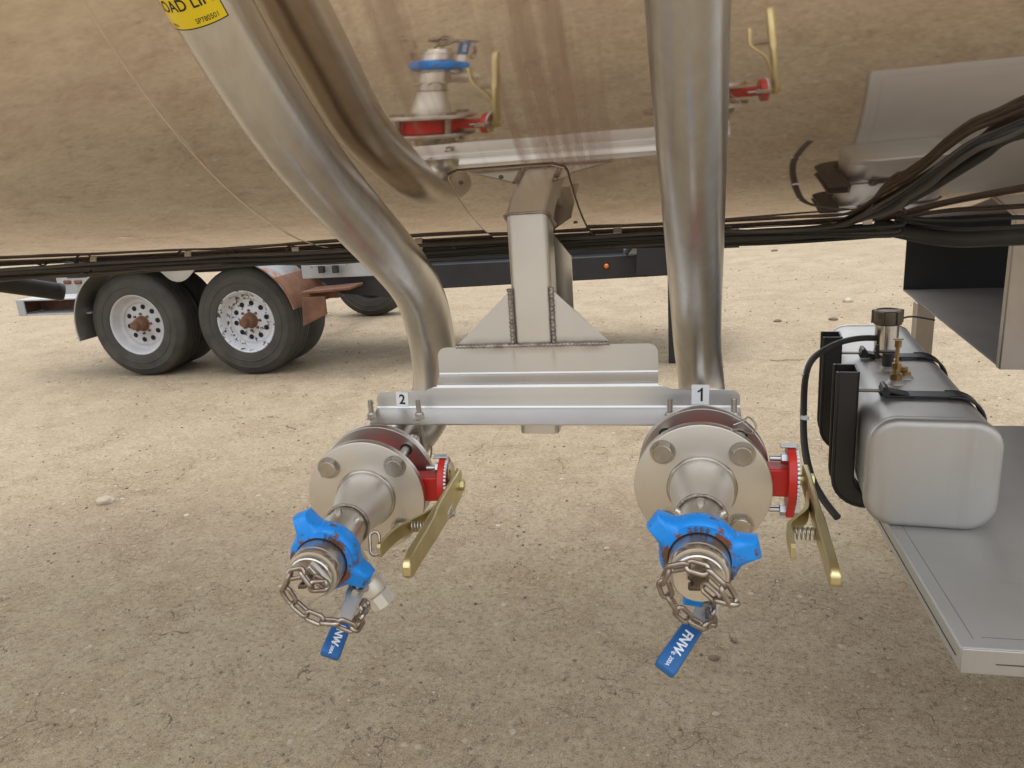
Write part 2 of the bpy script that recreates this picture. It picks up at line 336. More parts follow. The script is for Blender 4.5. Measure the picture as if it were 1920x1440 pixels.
# ---------------------------------------------------------------- ground
bm = NB(); bmesh.ops.create_grid(bm, x_segments=60, y_segments=60, size=300)
g = link('ground', bm, M['dirt'], smooth=0); tag(g, 'dry cracked tan dirt yard', kind='structure')
def stone_cloud(name, n, smin, smax, material, seed, label):
    rnd = random.Random(seed)
    t = (1+5**.5)/2
    base = [Vector(q).normalized() for q in ((-1, t, 0), (1, t, 0), (-1, -t, 0), (1, -t, 0), (0, -1, t), (0, 1, t), (0, -1, -t), (0, 1, -t), (t, 0, -1), (t, 0, 1), (-t, 0, -1), (-t, 0, 1))]
    fc = [(0, 11, 5), (0, 5, 1), (0, 1, 7), (0, 7, 10), (0, 10, 11), (1, 5, 9), (5, 11, 4), (11, 10, 2), (10, 7, 6), (7, 1, 8), (3, 9, 4), (3, 4, 2), (3, 2, 6), (3, 6, 8), (3, 8, 9), (4, 9, 5), (2, 4, 11), (6, 2, 10), (8, 6, 7), (9, 8, 1)]
    V, Fc = [], []
    for _ in range(n):
        y = -.2+ 10.5*rnd.random()**1.8; spread = 1.6+.75*max(y, 0)
        x = rnd.uniform(-spread, spread)-.23*y
        # stones gather in loose patches
        if math.sin(x*2.3+1.7*math.sin(y*1.3))*math.cos(y*1.9+x) < rnd.uniform(-1.4, .7): continue
        s = (smin+(smax-smin)*rnd.random()**6)*(1+.10*max(0, y-1.5))
        a = rnd.random()*6.28; ca, sa = math.cos(a), math.sin(a); e = rnd.uniform(.55, 1); q = rnd.uniform(.4, .8)
        b0 = len(V)
        for p in base:
            j = rnd.uniform(.8, 1.15); px, py, pz = p.x*s*j, p.y*s*e*j, p.z*s*q*j
            V.append((x+px*ca-py*sa, y+px*sa+py*ca, pz+s*q*.25))
        Fc += [(a_+b0, b_+b0, c_+b0) for a_, b_, c_ in fc]
    me = bpy.data.meshes.new(name); me.from_pydata(V, [], Fc); me.materials.append(material)
    o = bpy.data.objects.new(name, me); put(o, None, Matrix()); tag(o, label, 'gravel', kind='stuff')
stone_cloud('pale_gravel', 30000, .0010, .0070, M['stone_pale'], 3, 'small pale pebbles and grit strewn over the dirt')
stone_cloud('dark_gravel', 24000, .0010, .0070, M['stone_dark'], 5, 'small dark clods and grit strewn over the dirt')
def stone(px, py, w, label, mt='stone_pale', q=.5):
    c = onZ(px, py, 0); s = w*(c-CAM).dot(F)/FPX/2
    bm = NB(); bmesh.ops.create_icosphere(bm, subdivisions=3, radius=1)
    rr = random.Random(px)
    o1 = Vector((rr.random()*9, rr.random()*9, 0))
    from mathutils import noise as mn
    for v_ in bm.verts:
        k_ = 1+.28*mn.noise(v_.co*1.3+o1)+.12*mn.noise(v_.co*3.1+o1); v_.co = Vector((v_.co.x*s*k_, v_.co.y*s*.7*k_, v_.co.z*s*q*k_))
    xform(bm, Matrix.Translation(c+Vector((0, 0, s*q*.35))))
    tag(recentre(link('rock', bm, M[mt], smooth=60)), label, 'rock')
stone(198, 942, 34, 'pale flat rock on the dirt at the left, below the wheels')
stone(1342, 1340, 14, 'small pale rock on the dirt below the blue grip under label 1', q=.6)
stone(1338, 1235, 20, 'small grey flat rock on the dirt right beside the blue grip under label 1', 'stone_dark')
stone(1590, 566, 18, 'tan rock on the far dirt just left of the fuel tank filler cap', q=.6)
stone(1563, 600, 16, 'grey rock on the dirt just behind the left end of the fuel tank', 'stone_dark')
stone(1458, 603, 14, 'small dark rock on the dirt between the tall pipe and the fuel tank', 'stone_dark')
stone(1452, 471, 12, 'small reddish rock far out on the dirt under the cables', 'stone_dark')

# ---------------------------------------------------------------- tank trailer
tank = thing('tank_trailer', 'polished round stainless tank trailer mirroring the dirt yard', 'tank trailer', (-.2, TY, 1.15))
NS = 360
def tank_strip(bm, x0, x1, a0, a1, rr, n):
    loft(bm, [[Vector((x, TY-rr*math.sin(a0+(a1-a0)*i/n), TZ-rr*math.cos(a0+(a1-a0)*i/n))) for i in range(n+1)] for x in (x0, x1)], closed=False, cap=False)
bm = NB(); xs = [-2.9, -2.87, -2.8]+[-2.5+i*.5 for i in range(9)]+[1.7, 1.77, 1.8]
rd = lambda x: TR*(1 if -2.8 <= x <= 1.7 else (.97 if -2.88 < x < 1.78 else .88))
loft(bm, [[Vector((x, TY-rd(x)*math.sin(2*math.pi*i/NS), TZ-rd(x)*math.cos(2*math.pi*i/NS))) for i in range(NS)] for x in xs])
link('tank_shell', bm, M['tank'], tank, smooth=50)
for sx in (-.72, -2.5):
    bm = NB(); ring_lathe(bm, (sx, TY, TZ), (1, 0, 0), [(-.004, TR-.002), (-.003, TR+.0002), (0, TR+.0005), (.003, TR+.0002), (.004, TR-.002)], NS)
    link('weld_seam', bm, M['tank'], tank, smooth=80)
# thin pad riveted round the bracket post
def pad_a(z): return math.acos((TZ-z)/TR)
bm = NB(); x0, x1 = -.346, -.160; aT, aB = pad_a(1.297), R(7)
rows = 40; L = []
for i in range(rows+1):
    a = aB+(aT-aB)*i/rows; arc = (aT-a)*TR; ins = 0
    if arc < .02: ins = .02-math.sqrt(max(0, .02**2-(.02-arc)**2))
    L.append((a, ins))
def pr(a, x, rr): return Vector((x, TY-rr*math.sin(a), TZ-rr*math.cos(a)))
rings = []
for a, ins in L:
    rings.append([pr(a, x0+ins, TR-.002), pr(a, x0+ins, TR+.0025), pr(a, x0+ins+.001, TR+.0032), pr(a, x1-ins-.001, TR+.0032), pr(a, x1-ins, TR+.0025), pr(a, x1-ins, TR-.002)])
loft(bm, rings)
pad = link('mounting_pad', bm, M['tank'], tank, smooth=30)
bm = NB(); edge = [pr(a, x0+i_-.001, TR+.001) for a, i_ in L]+[pr(a, x1-i_+.001, TR+.001) for a, i_ in L[::-1]]
tube(bm, edge, .0010, 6); link('sealant_line', bm, M['darkmetal'], pad)
for x, z in ((x0+.018, 1.281), (x1-.018, 1.281), (-.262, 1.285), (x1-.014, 1.20)):
    bm = NB(); a = pad_a(z); c = pr(a, x, TR+.003); n_ = Vector((0, -math.sin(a), -math.cos(a))); cyl(bm, c, c+n_*.002, .0042, .003, 16); cyl(bm, c+n_*.002, c+n_*.0024, .0016, .0016, 10)
    link('rivet', bm, M['darkmetal'], tank)

# ---------------------------------------------------------------- two big pipes
RP = .0455; RA = .0420
p1 = [D(1285, -420, .56), D(1286, -180, .66), onY(1288, 0, .83), onY(1293, 150, .90), onY(1297, 300, .99), onY(1301, 420, 1.095), onY(1304, 530, 1.225), onY(1306, 620, 1.335), onY(1307, 680, 1.39)]
N1, N2 = D(1316, 916, 1.11), D(686, 934, 1.26); A1, A2 = R(-2.6), R(6)
def away(A): return Vector((-math.sin(A), math.cos(A), 0))
e1 = N1+away(A1)*.30
p1 += [Vector((e1.x-.002, 1.42, .905)), Vector((e1.x, 1.415, .855)), Vector((e1.x, 1.385, .825)), e1, N1+away(A1)*.1]
def relax(pts, n=70):
    pts = [Vector(p) for p in pts]
    out = [pts[0]]; L = 0; acc = 0; step = .012      # even spacing first
    for a, b in zip(pts, pts[1:]):
        d = (b-a).length
        while acc+d >= step:
            t = (step-acc)/d; a = a.lerp(b, t); out.append(a.copy()); d = (b-a).length; acc = 0
        acc += d
    out.append(pts[-1])
    for _ in range(n): out = [out[0]]+[(out[i-1]+out[i]*2+out[i+1])/4 for i in range(1, len(out)-1)]+[out[-1]]
    return out
def bigpipe(name, pts, label, rp):
    t = thing(name, label, 'pipe', pts[-4]); bm = NB(); tube(bm, relax(spline(pts, 10)), rp, 64); link('pipe_run', bm, M['pipe'], t, smooth=60)
    return t
pipeA = bigpipe('discharge_pipe', p1, 'straight upright brushed steel pipe dropping behind label 1', RA)
OF = .088
q = [tank_pt(275, -210, OF), tank_pt(340, -85, OF), tank_pt(404, 27, OF), tank_pt(468, 144, OF), tank_pt(574, 297, OF), onY(650, 385, 1.075), onY(706, 448, 1.13), onY(752, 497, 1.22), onY(786, 541, 1.30), onY(805, 588, 1.355), onY(811, 640, 1.385), onY(810, 690, 1.39)]
e2 = N2+away(A2)*.25
q += [Vector((-.462, 1.395, .90)), Vector((-.474, 1.39, .845)), Vector((-.505, 1.37, .80)), Vector((e2.x, 1.33, .78)), N2+away(A2)*.1]
pipeB = bigpipe('load_pipe', q, 'brushed steel pipe with a yellow load line sticker, bending down behind label 2', RP)
bm = NB(); c2 = N2+away(A2)*.235; ring_lathe(bm, c2+Vector((.02, .02, 0)), away(A2)+Vector((.5, .3, 0)), [(-.003, RP-.001), (0, RP+.0015), (.003, RP-.001)], 48); link('pipe_weld', bm, M['weld'], pipeB)
# yellow sticker wrapped on the load pipe
sp_ = relax(spline(q, 10))
axp = [v_ for v_ in sp_[18:28]]
Aend = onY(0, 0, 1)
ax_dir = (tank_pt(404, 27, OF)-tank_pt(340, -85, OF)).normalized(); base_c = tank_pt(404, 27, OF)
vd = (CAM-base_c); vd = (vd-ax_dir*vd.dot(ax_dir)).normalized(); sd_ = ax_dir.cross(vd)     # sd_ sideways
if sd_.dot(RV) < 0: sd_ = -sd_
def wrap(u, t, rr):  # u: arc from the line facing out (metres, + right), t: along the pipe upward
    # follow the pipe's own centre line
    s_ = base_c-ax_dir*t; best = min(sp_, key=lambda p_: (p_-s_).length_squared); i_ = sp_.index(best)
    tg = (sp_[min(i_+1, len(sp_)-1)]-sp_[max(i_-1, 0)]).normalized(); cc = best+tg*((s_-best).dot(tg))
    a = u/RP; vv_ = (vd-tg*vd.dot(tg)).normalized(); ss_ = (sd_-tg*sd_.dot(tg)-vv_*sd_.dot(vv_)).normalized()
    return cc+(vv_*math.cos(a)+ss_*math.sin(a))*rr
U0_, U1_, T0_, T1_ = -.066, .012, .006, .075
def strip(u0, u1, t0, t1, rr, nu=24, nt_=8):
    b_ = NB(); loft(b_, [[wrap(u0+(u1-u0)*i/nu, t0+(t1-t0)*j/nt_, rr) for i in range(nu+1)] for j in range(nt_+1)], closed=False, cap=False); return b_
st_ = link('warning_sticker', strip(U0_, U1_, T0_, T1_, RP+.0006), M['yellow'], pipeB)
st_['label'] = 'yellow sticker reading LOAD LINE'
def wrapped_text(s, size, u, t, bold=0):
    b_ = text_bm(s, size, 0, 'CENTER', bold)
    bmesh.ops.subdivide_edges(b_, edges=b_.edges[:], cuts=0) if False else None
    for v_ in b_.verts: v_.co = wrap(u+v_.co.x, t+v_.co.y, RP+.0009)
    return b_
link('lettering', wrapped_text('LOAD LINE', .0165, -.026, .030, .0002), M['ink'], st_, smooth=0)
link('part_number', wrapped_text('SP780501', .0068, -.009, .0125), M['ink'], st_, smooth=0)
link('small_print', wrapped_text('78050A', .0042, -.054, .011), M['ink'], st_, smooth=0)
bb = strip(U0_, U1_, T0_, T0_+.0012, RP+.0008); 
link('sticker_border', bb, M['ink'], st_)
link('sticker_border', strip(U1_-.0012, U1_, T0_, T1_, RP+.0008, 2), M['ink'], st_)

# ---------------------------------------------------------------- manifold bracket
br = thing('manifold_bracket', 'bent steel bracket plate on a square post with number labels 2 and 1', 'bracket', (-.25, 1.3, .80))
PX0, PX1, PY0 = -.287, -.2145, 1.281
bm = NB()
def rsq(z, x0, x1, y0, y1, r):
    return [Vector((x_, y_, z)) for x_, y_ in [((x0+x1)/2+a, (y0+y1)/2+b) for a, b in rrect(x1-x0, y1-y0, r, 5)]]
loft(bm, [rsq(z, PX0, PX1, PY0+yo, PY0+.072+yo, .011) for z, yo in ((.822, 0), (1.24, 0))])
link('post', bm, M['post'], br, smooth=40)
# boot of weld / saddle where the post meets the tank
bm = NB(); pts = [Vector((x, y, tank_z(y)-.002)) for x, y in [((PX0+PX1)/2+a, PY0+.036+b) for a, b in rrect(.078, .078, .012, 5)]]
tube(bm, pts, .004, 8, cyc=True); link('weld_bead', bm, M['weld'], br)
# bent plate: profile across Y/Z, swept along X with the cut outline of the photo
prof_low = [(1.202, .8655), (1.247, .8785), (1.2515, .8805), (1.2535, .885), (1.2535, .905)]
prof_up = [(1.2535, .905), (1.2540, .919), (1.2555, .923), (1.259, .9245), (1.272, .9345), (1.2755, .938), (1.277, .942), (1.277, .990)]
def prof_pts(pf, lim):  # densify
    out = [];
    for (y0, z0), (y1, z1) in zip(pf, pf[1:]):
        nn_ = 24 if z1-z0 > .015 else 6
        for k_ in range(nn_): out.append((y0+(y1-y0)*k_/nn_, z0+(z1-z0)*k_/nn_))
    return out+[pf[-1]]
full = prof_pts(prof_low+prof_up[1:], 0)
def xr(z, y):   # left and right limits of the sheet at this height
    if z < .897: l, r_ = -.550, .102
    elif z < .914:
        t = (z-.897)/.017; k_ = .017*(1-math.sqrt(max(0, 1-t*t)))
        l, r_ = -.550+k_, .102-k_
    elif z < .921:
        t = (z-.914)/.007; l, r_ = -.452+.02*t*t, -.012-.02*t*t
    elif z < .973: l, r_ = -.430, -.033
    else:
        t = min(1, (z-.973)/.017); k_ = .017*(1-math.sqrt(max(0, 1-t*t)))
        l, r_ = -.430+k_, -.033-k_
    if z < .872: t = (.872-z)/.0066; l, r_ = l+.003*t, r_-.003*t
    return l, r_
def sheet_rings(side):
    out = []
    for i, (y, z) in enumerate(full):
        a = full[max(i-1, 0)]; b = full[min(i+1, len(full)-1)]; d = Vector((b[0]-a[0], b[1]-a[1])).normalized(); n_ = Vector((-d.y, d.x))*side
        out.append((y+n_.x*.0025, z+n_.y*.0025, *xr(z, y)))
    return out
bm = NB(); A_, B_ = sheet_rings(0), sheet_rings(1)
rings = []
for (y, z, l, r_), (y2, z2, _, _) in zip(A_, B_):
    # the shelf gains a little width to make sharp steps
    rings.append([Vector((l, y, z)), Vector((r_, y, z)), Vector((r_, y2, z2)), Vector((l, y2, z2))])
loft(bm, rings); link('bracket_plate', bm, M['plate'], br, smooth=50)
for sgn, xa, xb in ((-1, PX0, -.392), (1, PX1, -.118)):
    bm = NB(); poly = [(xa, .990), (xb, .990), (xb+.004*sgn*0, .993), (xa+sgn*.002, 1.088), (xa, 1.090)]
    prism(bm, poly, lambda u, v_, t: (u, t, v_), 1.281, 1.286); link('gusset', bm, M['plate'], br, smooth=30)
def weld_line(p0, p1, r, parent, n=70):
    p0, p1 = Vector(p0), Vector(p1); rr = random.Random(int(p0.x*9999)); bm = NB()
    L_ = (p1-p0).length; n = max(8, int(L_/.0022)); pts = [p0.lerp(p1, i/n)+Vector((rr.uniform(-1, 1), rr.uniform(-1, 0), rr.uniform(-1, 1)))*r*.12 for i in range(n+1)]
    tube(bm, pts, [r*(1+.22*math.sin(i*1.9)+rr.uniform(-.12, .12)) for i in range(n+1)], 8); link('weld_bead', bm, M['weld'], parent, smooth=80)
weld_line((PX0-.001, 1.2795, 1.092), (PX0-.001, 1.2795, .993), .0042, br); weld_line((PX1+.001, 1.2795, 1.092), (PX1+.001, 1.2795, .993), .0040, br)
weld_line((-.394, 1.276, .9905), (-.116, 1.276, .9915), .0038, br)
# polished plate behind the post
bm = NB(); a = onY(1071, 480, 1.40); b = onY(1037, 438, 1.40)
poly = [(-.26, b.z+.01), (b.x, b.z), (a.x, a.z), (a.x, .95), (-.26, .95)]
prism(bm, poly, lambda u, v_, t: (u, t, v_), 1.40, 1.405); link('back_plate', bm, M['polish'], br, smooth=20)
bm = NB(); box(bm, (-.25, 1.379, 1.0), (.05, .052, .06)); link('spacer', bm, M['plate'], br, bev=.002)
# number labels
for s, px, py, w_, h_, sz in (('2', 756, 753, .0235, .0285, .026), ('1', 1313, 743, .0290, .0350, .036)):
    c = onY(px, py, 1.2533); c.y = 1.2503; c.z = .905 if s == '1' else .8985
    bm = NB(); tl = R(-3 if s == '2' else -1); mt = axes(c, (math.cos(tl), 0, math.sin(tl)), (-math.sin(tl), 0, math.cos(tl)), (0, -1, 0))
    prism(bm, [(-w_/2, -h_/2), (w_/2, -h_/2), (w_/2, h_/2), (-w_/2, h_/2)], lambda u, v_, t: mt @ Vector((u, v_, t)), -.0002, .0005)
    k_ = link('number_sticker', bm, M['sticker'], br, smooth=0); k_['label'] = 'white sticker with black number '+s
    if s == '1':
        bm = NB(); pl = [(.0006, -.0115), (.0040, -.0115), (.0040, .0120), (.0014, .0120), (-.0008, .0086), (-.0046, .0068), (-.0046, .0038), (-.0018, .0048), (.0006, .0064)]
        prism(bm, pl, lambda u, v_, t: Vector((u, v_, t)), 0, .0003); xform(bm, mt @ Matrix.Translation((0, 0, .0006)))
    else: bm = text_bm(s, sz, .0002, 'CENTER', .0006); xform(bm, mt @ Matrix.Translation((0, -.0005, .0008)) @ Matrix.Diagonal((.92, 1, 1, 1)))
    link('numeral', bm, M['ink'], k_, smooth=0)
# u-bolts with nuts on the shelf
for xa, xb, zc in ((-.5505, -.458, .785), (-.0135, .090, .822)):
    r_ = (xb-xa)/2; cx = (xa+xb)/2; yb = 1.222
    pts = [Vector((xa, yb, .905))]+[Vector((xa, yb, .87)), Vector((xa, yb, zc+.01))]+[Vector((cx-r_*math.cos(R(a)), yb, zc-r_*math.sin(R(a)))) for a in range(0, 181, 12)]+[Vector((xb, yb, zc+.01)), Vector((xb, yb, .87)), Vector((xb, yb, .905))]
    bm = NB(); tube(bm, pts, .0042, 12)
    for x in (xa, xb):
        for i in range(12): ring_lathe(bm, (x, yb, .884+i*.0018), (0, 0, 1), [(0, .0041), (.0009, .0050), (.0018, .0041)], 14)
    ub = link('u_bolt', bm, M['bolt'], br)
    for x in (xa, xb):
        bm = NB(); cyl(bm, (x, yb, .8715), (x, yb, .873), .0115, .0115, 24); cyl(bm, (x, yb, .873), (x, yb, .8805), .0088, .0088, 6, random.random()); cyl(bm, (x, yb, .8805), (x, yb, .8835), .0075, .0066, 20)
        link('nut', bm, M['bolt'], ub)

# ---------------------------------------------------------------- hose connections, valves
def off(v_, A):  # local vector -> world for a frame turned by A
    return Matrix.Rotation(A, 3, 'Z') @ Vector(v_)
def connection(N, A, rot, which):
    lab = {1: ('steel flange and reducer with blue lugged union, right, below label 1', 'red butterfly valve clamped behind the right flange, lever pointing down and right'),
           2: ('steel flange and reducer with blue lugged union, left, below label 2', 'red butterfly valve clamped behind the left flange, lever pointing down and left')}[which]
    t = thing('hose_connection', lab[0], 'hose connection', N, A, 'capped hose connections')
    L = lambda n, b_, m_, p=t, **k: link(n, b_, m_, p, local=True, **k)
    # two flanges with bolt holes shown by the bolts
    bm = NB(); ring_lathe(bm, (0, 0, 0), (0, 1, 0), [(0, .040), (0, .0975), (.0008, .0995), (.002, .1), (.014, .1), (.0155, .0985), (.016, .040)], 128); L('front_flange', bm, M['flange'], smooth=30)
    bm = NB(); ring_lathe(bm, (0, .078, 0), (0, 1, 0), [(0, .040), (0, .0985), (.0008, .0995), (.002, .1), (.015, .1), (.016, .0985), (.017, .040)], 128); L('rear_flange', bm, M['ringsteel'], smooth=30)
    bc = .0565
    for sx in (-1, 1):
        for sz in (-1, 1):
            bm = NB(); c = (sx*bc, 0, sz*bc); hexbolt(bm, c, (0, -1, 0), .0166, .0118, .4*sx+.2*sz); cyl(bm, (c[0], .0, c[2]), (c[0], .135, c[2]), .0078, .0078, 20)
            cyl(bm, (c[0], 0, c[2]), (c[0], -.0015, c[2]), .0192, .0192, 28)
            b_ = L('flange_bolt', bm, M['bolt'])
            bm = NB(); cyl(bm, (c[0], .096, c[2]), (c[0], .112, c[2]), .0145, .0145, 6, .3*sx); cyl(bm, (c[0], .0782, c[2]), (c[0], .0775, c[2]), .0112, .0112, 24); L('nut', bm, M['bolt'], b_)
            bm = NB(); ring_lathe(bm, (c[0], .0778, c[2]), (0, -1, 0), [(0, .0079), (.0006, .0079), (.0006, .0105), (0, .0105)], 24); L('bolt_hole', bm, M['hole'], b_)
    bm = NB(); rr = random.Random(which)
    tube(bm, [Vector((math.cos(a_)*(.0475), -.0008, math.sin(a_)*.0475)) for a_ in [2*math.pi*i/200 for i in range(200)]], [.0038*(1+.10*math.sin(i*.13)+.08*math.sin(i*.31+1)) for i in range(200)], 8, cyc=True); L('weld_bead', bm, M['bolt'], smooth=80)
    bm = NB(); lathe(bm, (0, .014, 0), (0, -1, 0), [(0, .0462), (.020, .0462), (.034, .0455), (.048, .0435), (.066, .0392), (.086, .0352), (.102, .0332), (.112, .033)], 96); L('reducer', bm, M['cast'])
    bm = NB(); tube(bm, [Vector((math.cos(a_)*.0335, -.099+rr.uniform(-1, 1)*.0005, math.sin(a_)*.0335)) for a_ in [2*math.pi*i/80 for i in range(80)]], [.0024*(1+.08*math.sin(i*1.9)+.15*math.sin(i*.3)) for i in range(80)], 8, cyc=True); L('weld_bead', bm, M['weld'], smooth=80)
    bm = NB(); lathe(bm, (0, -.098, 0), (0, -1, 0), [(0, .031), (.03, .031), (.034, .035), (.072, .035), (.076, .032), (.098, .032)], 72)
    for k_ in (35, 90, 145, 200):   # short ears on the nipple
        a_ = R(k_); c = Vector((math.cos(a_)*.036, -.128, math.sin(a_)*.036)); cyl(bm, c-Vector((math.cos(a_), 0, math.sin(a_)))*.006, c+Vector((math.cos(a_), 0, math.sin(a_)))*.005, .0065, .005, 12)
    L('nipple', bm, M['flange'], smooth=30)
    # blue wing nut
    lugs = [R(a_) for a_ in rot]
    def outline(k_, lk_=1.):
        out = []
        for i in range(240):
            th = 2*math.pi*i/240; r_ = .0495*k_
            for l in lugs:
                d = math.atan2(math.sin(th-l), math.cos(th-l)); off_ = abs(math.sin(d))*.075 if abs(d) < 1 else 9
                if off_ < .0125*k_ and abs(d) < 1: r_ = max(r_, min(.072*k_*lk_/max(math.cos(d), .3), .075*k_*lk_))
                elif off_ < .034 and abs(d) < 1:
                    e = (off_-.0125)/(.0195); r_ = max(r_, .0505*k_+(.019*k_*lk_)*(1-min(1, max(0, e)))**2.2)
            out.append((th, r_))
        return out
    bm = NB(); y0 = -.181
    def rg(k_, y, lk_=1.): return [Vector((math.cos(th)*r_, y, math.sin(th)*r_)) for th, r_ in outline(k_, lk_)]
    cir = lambda r_, y: [Vector((math.cos(2*math.pi*i/240)*r_, y, math.sin(2*math.pi*i/240)*r_)) for i in range(240)]
    loft(bm, [cir(.0355, y0), rg(.93, y0, .97), rg(.985, y0-.004), rg(1.0, y0-.009), rg(1.0, y0-.022), rg(.975, y0-.028, .985), rg(.91, y0-.032, .97), cir(.045, y0-.036), cir(.0365, y0-.0365)], cyc=True)
    un = L('union_nut', bm, M['blue'], smooth=38)
    for s, a0_, st in (('2000', lugs[0]-R(38), -R(9.5)), ('1002', lugs[1]-R(30 if which == 1 else 75), -R(9.5))):
        bm = NB()
        for i, ch in enumerate(s):
            a_ = a0_+st*i; tb = text_bm(ch, .0105, .0007)
            o_ = Vector((math.cos(a_)*.0415, y0-.0372, math.sin(a_)*.0415)); up = Vector((math.cos(a_), 0, math.sin(a_))); xform(tb, axes(o_, Vector((0, -1, 0)).cross(up)*-1, up, (0, -1, 0)))
            tm = bpy.data.meshes.new('x'); tb.to_mesh(tm); tb.free(); bm.from_mesh(tm); bpy.data.meshes.remove(tm)
        L('cast_lettering', bm, M['rust'], un, smooth=0)
    l = lugs[1]; bm = NB(); tb = text_bm('19', .010, .0006); up = Vector((math.cos(l), 0, math.sin(l))); xform(tb, axes(up*.066+Vector((0, y0-.0305, 0)), up.cross(Vector((0, -1, 0))), up, (0, -1, 0)))
    tm = bpy.data.meshes.new('x'); tb.to_mesh(tm); tb.free(); bm.from_mesh(tm); bpy.data.meshes.remove(tm)
    L('cast_lettering', bm, M['rust'], un, smooth=0)
    bm = NB(); ring_lathe(bm, (0, 0, 0), (0, -1, 0), [(.217, .0364), (.2178, .0364), (.2178, .038), (.217, .038)], 64); L('shadow_gap', bm, M['hole'], un)
    # steel sub and end cap
    bm = NB(); lathe(bm, (0, -.195, 0), (0, -1, 0), [(0, .0362), (.044, .0362), (.0455, .0355), (.047, .0355)], 96); L('union_sub', bm, M['ringsteel'], smooth=25)
    bm = NB(); lathe(bm, (0, -.242, 0), (0, -1, 0), [(0, .0355), (.002, .0362), (.004, .0362), (.009, .0345), (.011, .0335), (.0115, .031), (.018, .0305), (.0195, .029), (.0185, .020), (.0175, .012), (.0175, .0001)], 96)
    cap = L('end_cap', bm, M['polish'], smooth=25)
    bm = NB(); ring_lathe(bm, (0, -.242, 0), (0, -1, 0), [(.0095, .0344), (.0118, .0334), (.0118, .0312), (.0095, .0312)], 64); L('thread_tape', bm, M['stone_pale'], cap)
    bm = NB(); cyl(bm, (0, -.258, 0), (0, -.265, 0), .011, .010, 6); tube(bm, [Vector((-.009, -.266, -.004)), Vector((-.009, -.275, -.004)), Vector((0, -.281, 0)), Vector((.009, -.275, .004)), Vector((.009, -.266, .004))], .003, 10)
    L('cap_eye', bm, M['darkmetal'], cap)
    if which == 2:
        bm = NB(); box(bm, (.014, -.264, .004), (.006, .008, .04), Matrix.Rotation(R(-35), 4, 'Y')); L('square_plug_bar', bm, M['polish'], cap, bev=.001)
    # drain branch
    bd = R(-88 if which == 1 else -60); bv = Vector((math.cos(bd), 0, math.sin(bd)))
    bm = NB(); o_ = Vector((0, -.152, 0)); cyl(bm, o_+bv*.02, o_+bv*.062, .017, .017, 32); cyl(bm, o_+bv*.030, o_+bv*.052, .0225, .0215, 32)
    L('drain_nipple', bm, M['cast'], smooth=30)
    # ---- butterfly valve
    v_ = thing('butterfly_valve', lab[1], 'valve', N+off((0, .047, 0), A), A, 'red butterfly valves')
    V = lambda n, b_, m_, p=v_, **k: link(n, xform(b_, Matrix.Translation((0, -.047, 0))), m_, p, local=True, **k)
    bm = NB(); ring_lathe(bm, (0, .0165, 0), (0, 1, 0), [(0, .040), (0, .064), (.004, .068), (.057, .068), (.061, .064), (.061, .040)], 96); V('valve_body', bm, M['red'], smooth=30)
    bm = NB(); box(bm, (.091, .047, 0), (.068, .036, .044)); V('valve_neck', bm, M['red'], bev=.003)
    bm = NB()
    pl = [(math.cos(R(a_))*.047+.0, math.sin(R(a_))*.047) for a_ in range(-60, 241, 10)]
    pl = [(u, w__) for u, w__ in pl if w__ > -.05]; pl += [(-.012, -.062), (.012, -.062)]
    prism(bm, pl, lambda u, w__, t_: (t_, .047+u*.95, w__+.004), .122, .134); V('notch_disc', bm, M['red'], bev=.0015)
    bm = NB()
    for a_ in range(95, 266, 8):
        c = Vector((.1355, .047+math.cos(R(a_))*.0425, .004+math.sin(R(a_))*.0425)); box(bm, c, (.0035, .0075, .0036), Matrix.Rotation(R(a_), 4, 'X'))
    V('notch_teeth', bm, M['whitetxt'], bev=.0005)
    bm = NB(); pl = [(math.cos(R(a_))*.040, math.sin(R(a_))*.040) for a_ in range(-80, 120, 10)]+[(-.02, -.03)]
    prism(bm, pl, lambda u, w__, t_: (t_, .050+u, w__), .1345, .1385); V('index_plate', bm, M['zinc'], bev=.0008)
    bm = NB(); box(bm, (.124, .047, .0535), (.024, .014, .003)); box(bm, (.135, .047, .049), (.003, .014, .01)); V('stop_tab', bm, M['zincw'], bev=.0008)
    for z in (.033, -.050):
        bm = NB(); cyl(bm, (.098, .047, z), (.122, .047, z), .0042, .0042, 14); hexbolt(bm, (.122, .047, z), (-1, 0, 0), .0092, .0085); hexbolt(bm, (.134, .047, z), (1, 0, 0), .0092, .006)
        V('disc_bolt', bm, M['zincw'])
    # lever: tapered bar pointing at the viewer, slightly splayed outwards
    tipx = .150 if which == 1 else .130
    bm = NB(); prof = [(y, hh*(1 if which == 1 else 1.25), .150+(tipx-.150)*max(0, min(1, (.04-y)/.26))) for y, hh in ((.068, .013), (.062, .019), (.02, .020), (-.03, .019), (-.09, .0175), (-.11, .0155), (-.15, .0135), (-.21, .0125), (-.232, .0115), (-.241, .009), (-.245, .005))]
    loft(bm, [[Vector((x-tx, y, -hh)), Vector((x+tx, y, -hh)), Vector((x+tx, y, hh)), Vector((x-tx, y, hh))] for y, hh, x in prof for tx in (.0042 if y > -.1 else .0062,)])
    lev = V('lever', bm, M['zinc'], bev=.0022)
    if which == 2:
        tb = text_bm('SERIES', .014, .0004); xform(tb, axes((.1555, -.055, 0), (0, 1, 0), (0, 0, 1), (1, 0, 0))); V('stamped_lettering', tb, M['zincw'], lev, smooth=0)
    bm = NB(); cyl(bm, (.134, .047, 0), (.158, .047, 0), .0085, .0085, 20); hexbolt(bm, (.1545, .047, 0), (1, 0, 0), .010, .007); V('stem', bm, M['zinc'])
